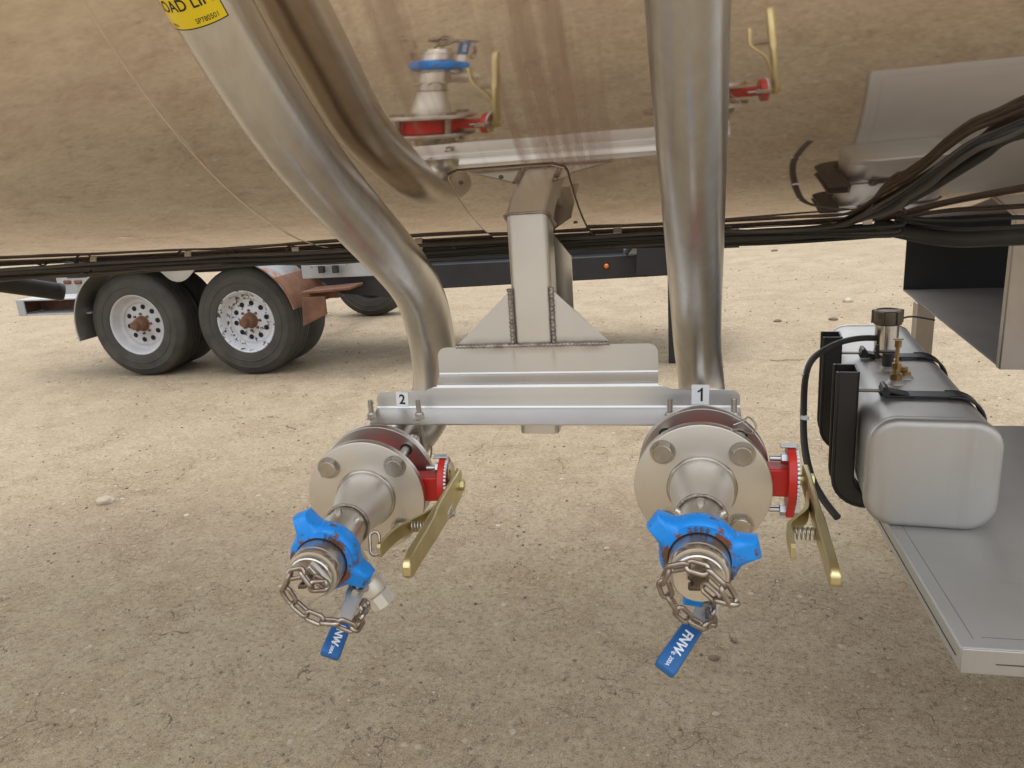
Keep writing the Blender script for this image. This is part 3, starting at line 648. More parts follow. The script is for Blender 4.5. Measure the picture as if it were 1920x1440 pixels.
    tr = [(-.010, .147), (-.035, .143), (-.07, .137), (-.10, .121), (-.118, .112), (-.135, .1105), (-.17, .111), (-.178, .111)]
    if which == 2: tr = [(-.010, .143), (-.035, .136), (-.07, .124), (-.10, .104), (-.125, .088), (-.15, .080), (-.175, .075), (-.184, .074)]
    bm = NB(); tp = spline([Vector((x, y, -.002)) for y, x in tr], 5)
    loft(bm, [[p_+Vector((-.0028, 0, -hh)), p_+Vector((.0028, 0, -hh)), p_+Vector((.0028, 0, hh)), p_+Vector((-.0028, 0, hh))] for i, p_ in enumerate(tp) for hh in ((.0105 if i < len(tp)-2 else .007),)])
    V('trigger', bm, M['zinc'], bev=.0018)
    bm = NB(); tube(bm, [Vector(((.112 if which == 1 else .104)+i/110*(.038 if which == 1 else .034), (-.125 if which == 1 else -.105)+math.cos(i*.42)*.0075, -.002+math.sin(i*.42)*.0075)) for i in range(111)], .0012, 8); V('spring', bm, M['bolt'])
    return t
c1 = connection(N1, A1, (143, 11, 263), 1)
c2_ = connection(N2, A2, (112, -32, 232), 2)

# ---- wire clip on the right flange
bm = NB(); tube(bm, spline([onY(1374, 797, 1.12), onY(1392, 790, 1.13), onY(1405, 782, 1.14), onY(1418, 800, 1.13), onY(1412, 812, 1.12), onY(1400, 812, 1.10), onY(1388, 806, 1.08), onY(1372, 806, 1.06)], 5), .0016, 8)
tag(recentre(link('wire_clip', bm, M['bolt'])), 'small bent wire clip on the top right rim of the right flange', 'clip')

# ---- ball valves with blue grips
def ball_valve(which, o, bodydir, piv, end, label, sleeve0, sz):
    t = thing('ball_valve', label, 'valve', o, 0, 'drain valves with blue grips')
    o = Vector(o); bd = Vector(bodydir).normalized(); bm = NB()
    cyl(bm, o, o+bd*.016, .0205, .0205, 8); lathe(bm, o+bd*.016, bd, [(0, .017), (.004, .021), (.014, .0235), (.024, .021), (.028, .017)], 32); cyl(bm, o+bd*.044, o+bd*.064, .0195, .0195, 8)
    link('valve_body', bm, M['cast'], t, smooth=30)
    piv, end = Vector(piv), Vector(end); ld = (end-piv).normalized(); side = ld.cross((CAM-piv).normalized()).normalized(); nrm = side.cross(ld).normalized()
    if nrm.dot(CAM-piv) < 0: nrm = -nrm
    bm = NB(); c = o+bd*.03; cyl(bm, c, piv+nrm*.004, .0075, .0075, 16); hexbolt(bm, piv+nrm*.003, nrm, .0095, .007); cyl(bm, piv+nrm*.009, piv+nrm*.015, .0042, .0042, 14); link('stem_nut', bm, M['bolt'], t)
    full_ = (end-piv).length; s0 = full_*sleeve0
    bm = NB(); loft(bm, [[piv+ld*t_+side*w1*sx+nrm*(.001+sz_*.002) for sx, sz_ in ((-1, -1), (1, -1), (1, 1), (-1, 1))] for t_, w1 in ((-.014, .008), (-.010, .0125), (.012, .0125), (.022, .0098), (s0+.01, .0092))])
    lv = link('lever', bm, M['cast'], t, bev=.001)
    bm = NB(); rr_ = lambda t_, w1, h1: [piv+ld*t_+side*u+nrm*(v__+.001) for u, v__ in rrect(w1*2, h1*2, min(w1, h1)*.75, 4)]
    loft(bm, [rr_(s0, .0118, .0045), rr_(s0+.002, .0128, .0055), rr_(full_-.006, .0135, .006), rr_(full_-.001, .0125, .0052), rr_(full_, .010, .003)])
    gp = link('grip', bm, M['grip'], t, smooth=50)
    mid = piv+ld*(s0+(full_-s0)*.46)+nrm*.0071
    xdir = ld
    tb = text_bm('FNW', sz, .0003, 'CENTER', .0004); xform(tb, axes(mid, xdir, nrm.cross(xdir), nrm)); link('lettering', tb, M['whitetxt'], gp, smooth=0)
    tb = text_bm('Fig. 200A', sz*.42, .0003); xform(tb, axes(piv+ld*(s0+(full_-s0)*.80)+nrm*.0073+nrm.cross(xdir)*-.001, xdir, nrm.cross(xdir), nrm)); link('lettering', tb, M['whitetxt'], gp, smooth=0)
    bm = NB(); cc = piv+ld*(s0+(full_-s0)*.10)+nrm*.0069; tube(bm, [cc+(ld*math.cos(R(a_))*-.004+nrm.cross(xdir)*math.sin(R(a_))*.009) for a_ in range(-70, 71, 14)], .0005, 6); link('arc_mark', bm, M['whitetxt'], gp)
    return t
def branch(N, A, deg, d_): return N+off((math.cos(R(deg))*d_, -.152, math.sin(R(deg))*d_), A)
bd1 = off((math.cos(R(-88)), 0, math.sin(R(-88))), A1); bd2 = off((math.cos(R(-60)), 0, math.sin(R(-60))), A2)
o1 = branch(N1, A1, -88, .058); o2 = branch(N2, A2, -60, .058)
p_2 = D(667, 1108, 1.085); e_2 = D(617, 1232, .985)
ball_valve(2, o2, bd2, p_2, e_2, 'small steel ball valve with short blue grip hanging under the left union', .50, .0150)
p_1 = D(1326, 1135, .965); e_1 = D(1244, 1258, .885)
ball_valve(1, o1, bd1, p_1, e_1, 'small steel ball valve with long blue grip hanging under the right union', .30, .0165)

# ---- chains
def chain(pts, label, Lk=.031, W=.0178, wr=.0030, seed=1):
    rr = random.Random(seed); path = spline(pts, 14)
    cum = [0]
    for a, b in zip(path, path[1:]): cum.append(cum[-1]+(b-a).length)
    def at(s):
        for i in range(len(cum)-1):
            if cum[i+1] >= s: return path[i].lerp(path[i+1], (s-cum[i])/max(1e-9, cum[i+1]-cum[i]))
        return path[-1]
    t = thing('safety_chain', label, 'chain', path[0], 0, 'safety chains'); pitch = Lk-2*wr*1.25; n = int(cum[-1]/pitch)
    ref = None; src = None
    for i in range(n):
        a, b = at(i*pitch), at((i+1)*pitch); d = (b-a).normalized(); c = (a+b)/2
        if ref is None: ref = (CAM-c).normalized()
        ref = (ref-d*ref.dot(d)).normalized()
        ang = R(45 if i % 2 else -45)+rr.uniform(-.25, .25); sdv = (ref*math.cos(ang)+d.cross(ref)*math.sin(ang)).normalized(); nn = d.cross(sdv)
        mtx = WM[t.name].inverted() @ axes(c, d, sdv, nn)
        if src is None:
            bm = NB(); r_ = W/2-wr; h_ = Lk/2-W/2
            loop = [Vector((h_+r_*math.cos(R(k)), r_*math.sin(R(k)), 0)) for k in range(-90, 91, 15)]+[Vector((-h_+r_*math.cos(R(k)), r_*math.sin(R(k)), 0)) for k in range(90, 271, 15)]
            tube(bm, loop, wr, 12, cyc=True); o = link('link', bm, M['chain'], t, local=True); src = o; o.matrix_basis = mtx
        else:
            o = src.copy(); S.collection.objects.link(o); o.parent = t; o.matrix_basis = mtx
    return t
def loc(N, A, v_): return N+off(v_, A)
chain([D(1318, 1098, .845), D(1345, 1122, .83), D(1378, 1136, .82), D(1352, 1092, .815), D(1330, 1072, .82), D(1296, 1060, .83), D(1255, 1066, .845), D(1242, 1092, .86), D(1256, 1124, .87), D(1276, 1150, .88), D(1306, 1170, .89), D(1330, 1176, .90), D(1334, 1155, .93), D(1332, 1130, .96)],
      'steel chain looped over the end cap of the right union', seed=4)
chain([D(592, 1085, .99), D(612, 1098, .975), D(594, 1104, .965), D(570, 1088, .965), D(562, 1066, .965), D(543, 1078, .97), D(532, 1100, .975), D(548, 1128, .98), D(570, 1148, .98), D(592, 1164, .98), D(622, 1164, .975), D(650, 1172, .975), D(670, 1180, .985), D(676, 1160, 1.0), D(682, 1140, 1.03), D(694, 1118, 1.06)],
      'steel chain looped over the end cap of the left union', seed=9)
bm = NB(); pts_ = [D(702, 1004, 1.09), D(704, 1034, 1.08)]
d_ = (pts_[1]-pts_[0]).normalized(); s_ = d_.cross(F).normalized(); cc = (pts_[0]+pts_[1])/2
loop = [cc+d_*(.010+.007*math.cos(R(k)))*1+s_*.007*math.sin(R(k)) for k in range(-90, 91, 15)]+[cc+d_*(-.010+.007*math.cos(R(k)))+s_*.007*math.sin(R(k)) for k in range(90, 271, 15)]
tube(bm, loop, .0024, 12, cyc=True); tag(recentre(link('shackle', bm, M['chain'])), 'single steel link hanging beside the left reducer', 'link')

# ---------------------------------------------------------------- fuel tank
FA = R(-5.5); FO = Vector((.480, 1.478, .556)); W_, H_, L_ = .236, .226, .93
ft = thing('fuel_tank', 'silver aluminium fuel tank with rounded corners, lying under the trailer', 'fuel tank', FO, FA)
FL = lambda n, b_, m_, p=ft, **k: link(n, b_, m_, p, local=True, **k)
def rr3(w, h, r, y, n=10): return [Vector((u, y, v_+H_/2)) for u, v_ in rrect(w, h, r, n)]
bm = NB(); loft(bm, [rr3(W_-.006, H_-.006, .052, y) for y in (.014, .3, .6, L_-.014)]); FL('tank_body', bm, M['alu'], smooth=40)
for y0, s in ((0, 1), (L_, -1)):
    bm = NB(); loft(bm, [rr3(W_-.030, H_-.030, .044, y0), rr3(W_-.018, H_-.018, .048, y0+s*.0012), rr3(W_-.008, H_-.008, .052, y0+s*.004), rr3(W_-.002, H_-.002, .055, y0+s*.009), rr3(W_, H_, .056, y0+s*.015), rr3(W_, H_, .056, y0+s*.022), rr3(W_-.006, H_-.006, .053, y0+s*.025)])
    e = FL('end_panel', bm, M['alu'], smooth=60)
bm = NB(); tube(bm, [Vector((u, .0262, v_+H_/2)) for u, v_ in rrect(W_-.004, H_-.004, .054, 10)], .0018, 8, cyc=True); tube(bm, [Vector((-W_/2+.002, .02+i*.1, .075+.0004*i)) for i in range(9)], .0013, 6)
FL('weld_seam', bm, M['alu'])
inv = WM[ft.name].inverted()
def ftop(px, py): p_ = inv @ onZ(px, py, FO.z+H_); return Vector((p_.x, p_.y, H_-.003))
c = ftop(1660, 668); bm = NB(); lathe(bm, c, (0, 0, 1), [(0, .040), (.004, .038), (.008, .0275), (.088, .0275), (.09, .026)], 48); nk = FL('filler_neck', bm, M['polish'], smooth=30)
bm = NB(); lathe(bm, c+Vector((0, 0, .086)), (0, 0, 1), [(0, .030), (.002, .0325), (.032, .033), (.036, .0315), (.037, .027), (.034, .025), (.034, .001)], 48)
for k_ in range(5):
    a_ = R(k_*72+20); box(bm, c+Vector((math.cos(a_)*.0325, math.sin(a_)*.0325, .105)), (.009, .014, .033), Matrix.Rotation(a_, 4, 'Z'))
FL('filler_cap', bm, M['darkmetal'], nk, smooth=30, bev=.001)
for px, py, kind in ((1664, 690, 'v'), (1679, 716, 'b'), (1694, 712, 'p')):
    c = ftop(px, py) if kind != 'p' else ftop(1694, 706)
    bm = NB(); lathe(bm, c, (0, 0, 1), [(0, .021), (.004, .019), (.007, .016), (.009, .0145)], 32); bs = FL('threaded_boss', bm, M['alu'])
    bm = NB()
    if kind == 'v': cyl(bm, c+Vector((0, 0, .008)), c+Vector((0, 0, .038)), .0125, .0125, 24); box(bm, c+Vector((-.01, 0, .043)), (.045, .018, .004)); cyl(bm, c+Vector((-.024, 0, .03)), c+Vector((-.024, 0, .06)), .004, .004, 12); FL('vent_fitting', bm, M['black'], bev=.0006)
    elif kind == 'b':
        cyl(bm, c+Vector((0, 0, .008)), c+Vector((0, 0, .022)), .0135, .0135, 6); cyl(bm, c+Vector((0, 0, .022)), c+Vector((0, 0, .040)), .0085, .0075, 18); cyl(bm, c+Vector((0, 0, .035)), c+Vector((0, 0, .047)), .0105, .0105, 6); cyl(bm, c+Vector((0, 0, .047)), c+Vector((0, 0, .085)), .004, .004, 12); cyl(bm, c+Vector((0, 0, .083)), c+Vector((0, 0, .098)), .0075, .0075, 6)
        box(bm, c+Vector((0, 0, .101)), (.02, .006, .003)); FL('pickup_fitting', bm, M['brass'])
    else: cyl(bm, c+Vector((0, 0, .007)), c+Vector((0, 0, .016)), .0155, .0155, 6); cyl(bm, c+Vector((0, 0, .016)), c+Vector((0, 0, .026)), .008, .008, 4); FL('drain_plug', bm, M['brass'])
bm = NB(); c = ftop(1648, 662)
for dx, dy, ww in ((0, 0, .022), (.004, -.02, .028), (-.006, -.034, .020)): box(bm, c+Vector((dx, dy-.02, .0036)), (ww, .006, .0004), Matrix.Rotation(.2, 4, 'Z'))
FL('red_marking', bm, M['redink'], smooth=0)
# black J brackets and straps
def J(yl, label):
    b_ = thing('tank_bracket', label, 'bracket', FO+off((-W_/2-.03, yl, -.02), FA), FA, 'black brackets holding the fuel tank')
    Lb = lambda n, bb_, m_, p=b_, **k: link(n, xform(bb_, WM[p.name].inverted() @ WM[ft.name]), m_, p, local=True, **k)
    xi = -W_/2-.004; inner = [(xi, .285), (xi, .06)]+[(xi+.058-.058*math.cos(R(a_)), .054-.058*math.sin(R(a_))) for a_ in range(10, 91, 10)]
    outer = [(xi-.042, .285), (xi-.042, .05)]+[(xi-.042+(.100)*(1-math.cos(R(a_))), .05-(.058+.040*max(0, math.cos(R(a_))))*math.sin(R(a_))) for a_ in range(10, 91, 10)]
    outer = [(xi-.042, .285), (xi-.042, .045)]+[((xi+.058)+math.cos(R(180+a_))*(.100-.036*(a_/90)**1.6), .045+math.sin(R(180+a_))*(.100-.045*(a_/90)**1.2)) for a_ in range(10, 91, 10)]
    poly = inner+outer[::-1]
    bm = NB()
    for y0 in (yl, yl+.066):
        n_ = len(inner); rg = []
        for (a0_, b0_), (a1_, b1_) in zip(inner, outer): rg.append([Vector((a0_, y0, b0_)), Vector((a1_, y0, b1_)), Vector((a1_, y0+.004, b1_)), Vector((a0_, y0+.004, b0_))])
        loft(bm, rg)
        tube(bm, [Vector((a1_, y0+.002, b1_)) for a1_, b1_ in outer], .0042, 8)
    loft(bm, [[Vector((a0_, yl, b0_)), Vector((a0_, yl+.07, b0_)), Vector((a0_-.004, yl+.07, b0_)), Vector((a0_-.004, yl, b0_))] for a0_, b0_ in inner])
    Lb('channel', bm, M['black'], smooth=50)
    hh = H_/2+.0015; ws = W_/2+.0015; rs = .056
    path = [(-W_/2+.04, H_+.002)]+[(a_, H_+.0025) for a_ in (-.06, 0, .05)]+[(W_/2-.055+rs*math.sin(R(a_)), H_-.055+rs*math.cos(R(a_))+.002) for a_ in range(0, 91, 10)]+[(W_/2+.0025, .10), (W_/2+.0025, .06)]+[(W_/2-.055+rs*math.cos(R(a_)), .055-rs*math.sin(R(a_))-.001) for a_ in range(10, 91, 10)]
    bm = NB(); loft(bm, [[Vector((x_, yl+.015, z_)), Vector((x_, yl+.055, z_)), Vector((x_+.002*(1 if x_ > .09 else 0), yl+.055, z_+.003*(1 if z_ > .1 else -.2))), Vector((x_+.002*(1 if x_ > .09 else 0), yl+.015, z_+.003*(1 if z_ > .1 else -.2)))] for x_, z_ in path])
    for yy in (yl+.013, yl+.057): tube(bm, [Vector((x_, yy, z_+.002)) for x_, z_ in path[3:]], .0032, 8)
    st_ = Lb('strap', bm, M['black'], smooth=50)
    bm = NB(); cyl(bm, (-W_/2+.05, yl+.012, H_+.012), (-W_/2+.05, yl+.058, H_+.012), .009, .009, 20); box(bm, (-W_/2+.075, yl+.035, H_+.008), (.06, .034, .004), Matrix.Rotation(R(12), 4, 'Y')); cyl(bm, (-W_/2+.048, yl+.012, H_+.02), (-W_/2+.048, yl+.058, H_+.02), .005, .005, 16)
    Lb('strap_buckle', bm, M['black'], st_, bev=.001)
    bm = NB(); box(bm, (-W_/2+.018, yl+.035, H_+.010), (.065, .016, .003)); Lb('strap_bolt', bm, M['darkmetal'], st_)
    return b_
J(.13, 'black steel J bracket and strap around the near half of the fuel tank')
J(.47, 'black steel J bracket and strap around the far half of the fuel tank')
def cable(name, pts, r, label, cat='cable', group=None, mt='rubber', k=8):
    bm = NB(); tube(bm, spline(pts, k), r, 10); o = tag(recentre(link(name, bm, M[mt], smooth=80)), label, cat, group); return o
hose = cable('vent_hose', [onY(1672, 640, 2.0), onY(1640, 634, 1.99), onY(1600, 636, 1.96), onY(1560, 648, 1.90), onY(1525, 672, 1.84), onY(1511, 705, 1.78), onY(1507, 760, 1.72), onY(1508, 830, 1.62), onY(1520, 890, 1.53), onY(1543, 935, 1.47), onY(1570, 970, 1.42)], .0075, 'black rubber vent hose curving down from the fuel tank past its bracket', 'hose')
cable('sender_wire', [onY(1680, 622, 1.99), onY(1684, 605, 1.99), onY(1695, 596, 2.02), onY(1715, 594, 2.06), onY(1752, 600, 2.15)], .0024, 'thin black wire arching from the fuel tank fitting to the right', 'wire')
for px, py, yy in ((1510, 702, 1.785), (1509, 783, 1.68), (1526, 905, 1.51)):
    c = onY(px, py, yy); bm = NB(); cyl(bm, c-Vector((0, 0, .003)), c+Vector((0, 0, .003)), .009, .009, 16); link('band', bm, M['whitetxt'], hose)

# ---------------------------------------------------------------- deck under the fuel tank
dk = thing('aluminium_deck', 'flat grey aluminium deck at lower right with the fuel tank resting on it', 'deck', (1.1, 1.6, .51))
DZ = FO.z-.0005
bm = NB(); box(bm, ((.412+1.9)/2, 1.60, DZ-.0205), (1.9-.412, 1.03, .041)); link('deck_top', bm, M['deck'], dk, bev=.004, seg=3)
bm = NB(); box(bm, ((.413+1.9)/2, 1.0835, DZ-.021), (1.9-.413, .0035, .042)); link('front_lip', bm, M['alu'], dk, bev=.0012)
bm = NB(); box(bm, (1.15, 1.0815, DZ-.023), (1.38, .0012, .0016)); box(bm, (.4112, 1.55, DZ-.023), (.0012, .9, .0012)); link('fold_line', bm, M['darkmetal'], dk)
bm = NB(); box(bm, (.437, 1.6, DZ+.0001), (.0005, .98, .0004)); box(bm, (1.1, 1.115, DZ+.0001), (1.3, .0005, .0004)); link('scribe_line', bm, M['darkmetal'], dk)
for x, y in ((1.8, 1.2), (1.8, 2.0), (.95, 2.0)):
    bm = NB(); box(bm, (x, y, (DZ-.04)/2), (.05, .05, DZ-.04)); link('leg', bm, M['alu'], dk, bev=.003)

# ---------------------------------------------------------------- open sheet box, right
HA = R(-4.6); ho = thing('sheet_metal_box', 'open sided dark steel box hanging at right behind the fuel tank', 'box', (.771, 1.98, .75), HA)
HL = lambda n, b_, m_, **k: link(n, b_, m_, ho, local=True, **k)
bm = NB(); box(bm, (.5, .60, .002), (1.0, 1.2, .004)); HL('floor_panel', bm, M['dusty'], bev=.001)
bm = NB(); box(bm, (.5, 1.20, .26), (1.0, .004, .512)); HL('back_panel', bm, M['frame'], bev=.001)
bm = NB(); box(bm, (.5, -.002, .22), (1.0, .004, .445)); box(bm, (.0, .012, .22), (.003, .024, .445)); HL('front_panel', bm, M['sheet'], bev=.0012)
bm = NB(); box(bm, (.5, .6, .455), (1.02, 1.22, .004)); HL('top_panel', bm, M['frame'])
lg = NB(); box(lg, (.875, 2.93, .3745), (.062, .05, .747)); tag(recentre(link('support_leg', lg, M['sheet'], bev=.003)), 'square steel leg standing under the open steel box', 'leg')

# ---------------------------------------------------------------- cables under the tank
rr = random.Random(21); G = 'black cables clipped under the tank'
from mathutils import noise as mn
for i in range(16):
    Y0 = 1.44+.017*i; r_ = rr.choice((.0032, .0040, .0048, .0062)) if i not in (0, 4, 8, 12) else .0038; pts = []
    x = -2.8
    while x < .50:
        Yn = Y0+.032*mn.noise(Vector((x*1.6, i*3.1, 0)))+.012*mn.noise(Vector((x*5, i*7.7, 2)))
        Yn = max(1.43, Yn)
        sag = .014*max(0, mn.noise(Vector((x*1.1, i*1.7, 5))))+(.014*min(1, max(0, -x-.9)/.9) if i % 3 == 0 else (.006*min(1, max(0, -x-.9)/.9) if i % 3 == 1 else 0))
        pts.append(Vector((x, Yn, tank_z(Yn)-r_-.003-.0048*((i*5) % 4)-.010*abs(mn.noise(Vector((x*3.3, i*2.3, 9))))-sag))); x += .11
    if i in (0, 4, 8, 12):   # these carry on and climb the tank wall at the right
        o_ = .008+.005*(i//4)
        pts = [p_ for p_ in pts if p_.x < .30]
        for px, py in ((1652, 392), (1698, 364), (1738, 338), (1775, 308), (1825, 274), (1877, 250), (1930, 228), (2040, 180)): pts.append(tank_pt(px+(i-5)*.8, py+(i-5)*1.2+rr.uniform(-2, 2), o_))
    else:
        for px, py in ((1680, 420), (1740, 432), (1800, 438), (1860, 436), (1930, 433), (2060, 425)): pts.append(onY(px, py+(i-6)*2.6-(14*math.sin((px-1680)/380*3.14) if i == 1 else 0), 1.46+.012*i))
    cable('black_cable', pts, r_, 'black rubber cable clipped in the bundle along the underside of the tank', 'cable', G, k=4, mt='rubber' if i % 3 else 'dustyrubber')
cable('thick_hose', [onY(1640, 418, 1.52), onY(1700, 432, 1.50), onY(1760, 444, 1.47), onY(1830, 447, 1.44), onY(1930, 440, 1.40), onY(2060, 430, 1.36)], .0115, 'thickest black hose drooping at the right edge below the other cables', 'hose')
cable('thick_hose', [*[tank_pt(px, py, .011) for px, py in ((1645, 404), (1700, 376), (1750, 348), (1808, 312), (1850, 285), (1880, 262), (1930, 246), (2050, 225))]], .0080, 'thick black hose climbing the tank wall to the upper right edge', 'hose')
cable('loop_cable', [onY(755, 428, 1.46), onY(765, 424, 1.45), onY(777, 430, 1.44), onY(775, 445, 1.44), onY(765, 452, 1.46)], .0028, 'short loop of thin black cable beside the bent pipe', 'cable')
for px, py in ((553, 462), (352, 478), (175, 488), (785, 458), (775, 448), (1158, 440), (1148, 424), (1364, 414), (1627, 410), (1653, 395)):
    c = onY(px, py, 1.47); zt = tank_z(1.47)
    bm = NB(); box(bm, c, (.016, .003, .021)); box(bm, c+Vector((0, .010, .010)), (.016, .02, .003)); tag(recentre(link('cable_clip', bm, M['clip'], bev=.0008)), 'small pale metal clip holding the cables against the tank', 'clip', 'cable clips')
for px, py in ((76, 480), (158, 496), (345, 480), (432, 470), (546, 466), (850, 445), (1222, 426), (1385, 404)):
    c = onY(px, py, 1.50); bm = NB(); ring_lathe(bm, c, (1, 0, .1), [(-.003, .021), (-.003, .023), (.003, .023), (.003, .021)], 20); box(bm, c+Vector((0, -.022, .010)), (.008, .006, .010))
    tag(recentre(link('cable_tie', bm, M['rubber'])), 'black plastic tie wrapped around the cable bundle', 'cable tie', 'cable ties')
# black tube at the left edge
t = thing('black_tube', 'thick black tube poking in at the left edge under the cables', 'tube', D(60, 538, 2.5))
bm = NB(); a, b = D(-260, 495, 2.3), D(112, 547, 2.62); cyl(bm, a, b, .030, .030, 32); link('tube_barrel', bm, M['rubber'], t, smooth=40)
bm = NB(); d_ = (b-a).normalized(); lathe(bm, b-d_*.004, d_, [(0, .0315), (.012, .0315), (.018, .028), (.020, .02)], 32); link('end_plug', bm, M['black'], t)

# ---------------------------------------------------------------- equipment trailer behind
tr = thing('equipment_trailer', 'worn flatbed trailer on tandem white wheels with rusty fenders behind the tank', 'trailer', (-2.5, 6.1, 0))
YF = 4.84
def wheel(cx, yo, s, rimm, side=1, label=None):
    """s=+1: the outer face looks at the camera"""
    bm = NB(); hz = .400; prof = [(0, .225), (-.012, .235), (-.016, .26), (-.0175, .285), (-.0215, .288), (-.0215, .293), (-.018, .296), (-.018, .335), (-.021, .338), (-.019, .345), (-.014, .350), (-.004, .375), (.012, .392), (.03, .398)]
    back = [(.23-t_, r_) for t_, r_ in prof[::-1]]
    pr_ = [(t_, r_) for t_, r_ in prof]
    for gy in (.062, .098, .134, .170): pr_ += [(gy-.006, .4), (gy-.004, .391), (gy+.004, .391), (gy+.006, .4)]
    pr_ += [(.2, .398)]+[(.23-t_, r_) for t_, r_ in prof[:-1][::-1]]
    ring_lathe(bm, (cx, yo, hz), (0, s, 0), pr_+[(.2, .215), (.03, .215)], 96)
    w = bpy.data.objects.new('wheel', None); put(w, tr, WM[tr.name].inverted() @ Matrix.Translation((cx, yo, hz)))
    link('tyre', bm, M['tyre'], w, smooth=40)
    bm = NB(); ring_lathe(bm, (cx, yo, hz), (0, s, 0), [(.004, .231), (-.006, .231), (-.010, .226), (-.006, .219), (.006, .214), (.020, .208), (.050, .198), (.062, .190), (.066, .176), (.060, .165), (.072, .160), (.076, .150), (.070, .10), (.060, .085), (.060, .03), (.07, .03), (.085, .15), (.09, .19), (.2, .216), (.2, .225)], 72)
    rm = link('rim', bm, rimm, w, smooth=50)
    for k_ in range(10):
        a_ = R(k_*36+9); bm = NB(); c = Vector((cx+math.cos(a_)*.127, yo+s*.0735, hz+math.sin(a_)*.127)); cyl(bm, c, c-Vector((0, s*.004, 0)), .0185, .0185, 20); link('vent_hole', bm, M['hole'], rm)
    bm = NB(); lathe(bm, (cx, yo+s*.064, hz), (0, -s, 0), [(0, .062), (.006, .060), (.012, .050), (.06, .046), (.066, .040), (.07, .034), (.105, .032), (.112, .028), (.113, .012)], 32)
    hb = link('hub', bm, M['rust'], w, smooth=40)
    bm = NB()
    for k_ in range(8):
        a_ = R(k_*45); cyl(bm, (cx+math.cos(a_)*.075, yo+s*.066, hz+math.sin(a_)*.075), (cx+math.cos(a_)*.075, yo+s*.045, hz+math.sin(a_)*.075), .0105, .009, 6)
    link('lug_nuts', bm, M['rust'], hb)
    return w
X1, X2 = -3.985, -3.07
w1_ = wheel(X1, YF, 1, M['rimclean']); w2_ = wheel(X2, YF, 1, M['rim']); w2_['label'] = 'tandem wheel with heavily chipped white paint'
for cx in (X1, X2):   # inner dual tyres
    bm = NB(); ring_lathe(bm, (cx, YF+.27, .4), (0, 1, 0), [(0, .225), (-.012, .25), (-.018, .31), (-.004, .375), (.03, .398), (.2, .398), (.234, .375), (.248, .31), (.242, .25), (.23, .225)], 72); link('inner_tyre', bm, M['tyre'], tr, smooth=40)
YB = 7.37
wheel(X1, YB, -1, M['frame']); wheel(X2, YB, -1, M['frame'])
# axles
for cx in (X1, X2):
    bm = NB(); cyl(bm, (cx, YF+.1, .4), (cx, YB-.1, .4), .055, .055, 20); link('axle', bm, M['frame'], tr)
# fenders
def arc_strip(cx, a0, a1, r_, y0, y1, th, name, m_):
    n = 28; bm = NB(); rg = []
    for i in range(n+1):
        a_ = R(a0+(a1-a0)*i/n); c_, s_ = math.cos(a_), math.sin(a_)
        rg.append([Vector((cx+c_*r_, y0, .4+s_*r_)), Vector((cx+c_*r_, y1, .4+s_*r_)), Vector((cx+c_*(r_+th), y1, .4+s_*(r_+th))), Vector((cx+c_*(r_+th), y0, .4+s_*(r_+th)))])
    loft(bm, rg); return link(name, bm, m_, tr, smooth=30, bev=.003)
arc_strip(X1, 192, 70, .452, YF-.10, YF+.50, .012, 'fender', M['tread'])
arc_strip(X2, 110, 12, .452, YF-.10, YF+.50, .012, 'fender', M['fender'])
poly = [onY(*p_, YF-.1) for p_ in ((262, 460), (266, 492), (285, 499), (302, 511), (316, 523), (328, 528), (340, 528), (352, 521), (363, 508), (372, 496), (388, 488), (392, 460))]
bm = NB(); prism(bm, spline([(p_.x, p_.z, 0) for p_ in poly], 3) and [(v_.x, v_.y) for v_ in spline([(p_.x, p_.z, 0) for p_ in poly], 3)], lambda u, v_, t_: (u, t_, v_), YF-.098, YF-.092); bmesh.ops.triangulate(bm, faces=[f for f in bm.faces if len(f.verts) > 4]); link('tread_plate_panel', bm, M['tread'], tr, smooth=20)
bm = NB(); box(bm, ((X1+X2)/2, YF+.2, .90), (1.1, .6, .02)); link('fender_top', bm, M['tread'], tr)
arc_strip(X2, 44, 12, .4645, YF-.101, YF+.44, .003, 'fender_rust', M['rust'])
# rusty end of the fender and step
a = onY(565, 553, YF-.1); b = onY(655, 538, YF-.1)
bm = NB(); poly = [(onY(*p_, YF-.1).x, onY(*p_, YF-.1).z) for p_ in ((566, 558), (608, 556), (612, 590), (568, 612))]
prism(bm, poly, lambda u, v_, t_: (u, t_, v_), YF-.10, YF-.08); link('fender_flap', bm, M['rust'], tr, bev=.003)
bm = NB(); box(bm, ((a.x+b.x)/2, YF+.02, (a.z+b.z)/2), (b.x-a.x, .24, .018), Matrix.Rotation(R(-3), 4, 'Y')); box(bm, ((a.x+b.x)/2-.06, YF+.0, (a.z+b.z)/2-.035), (b.x-a.x-.14, .02, .06)); link('side_step', bm, M['rust'], tr, bev=.004)
# white panel with hooks
p0, p1_ = onY(560, 480, YF+.05), onY(700, 515, YF+.05)
bm = NB(); box(bm, ((p0.x+p1_.x)/2, YF+.07, (p0.z+p1_.z)/2+.06), (p1_.x-p0.x, .02, p0.z-p1_.z+.14)); wp = link('side_panel', bm, M['whitep'], tr, bev=.003)
c0 = onY(585, 503, YF+.03); c1_ = onY(652, 500, YF+.03)
bm = NB(); tube(bm, spline([c0, c0+Vector((0, -.02, .05)), c0+Vector((.06, -.02, .06)), c0+Vector((.10, -.02, .06))], 5), .007, 8); tube(bm, spline([c1_, c1_+Vector((0, -.02, .05)), c1_+Vector((-.06, -.02, .06)), c1_+Vector((-.10, -.02, .06))], 5), .007, 8); tube(bm, [c0+Vector((0, -.02, .02)), c1_+Vector((0, -.02, .02))], .007, 8)
link('tie_hook', bm, M['whitep'], wp)
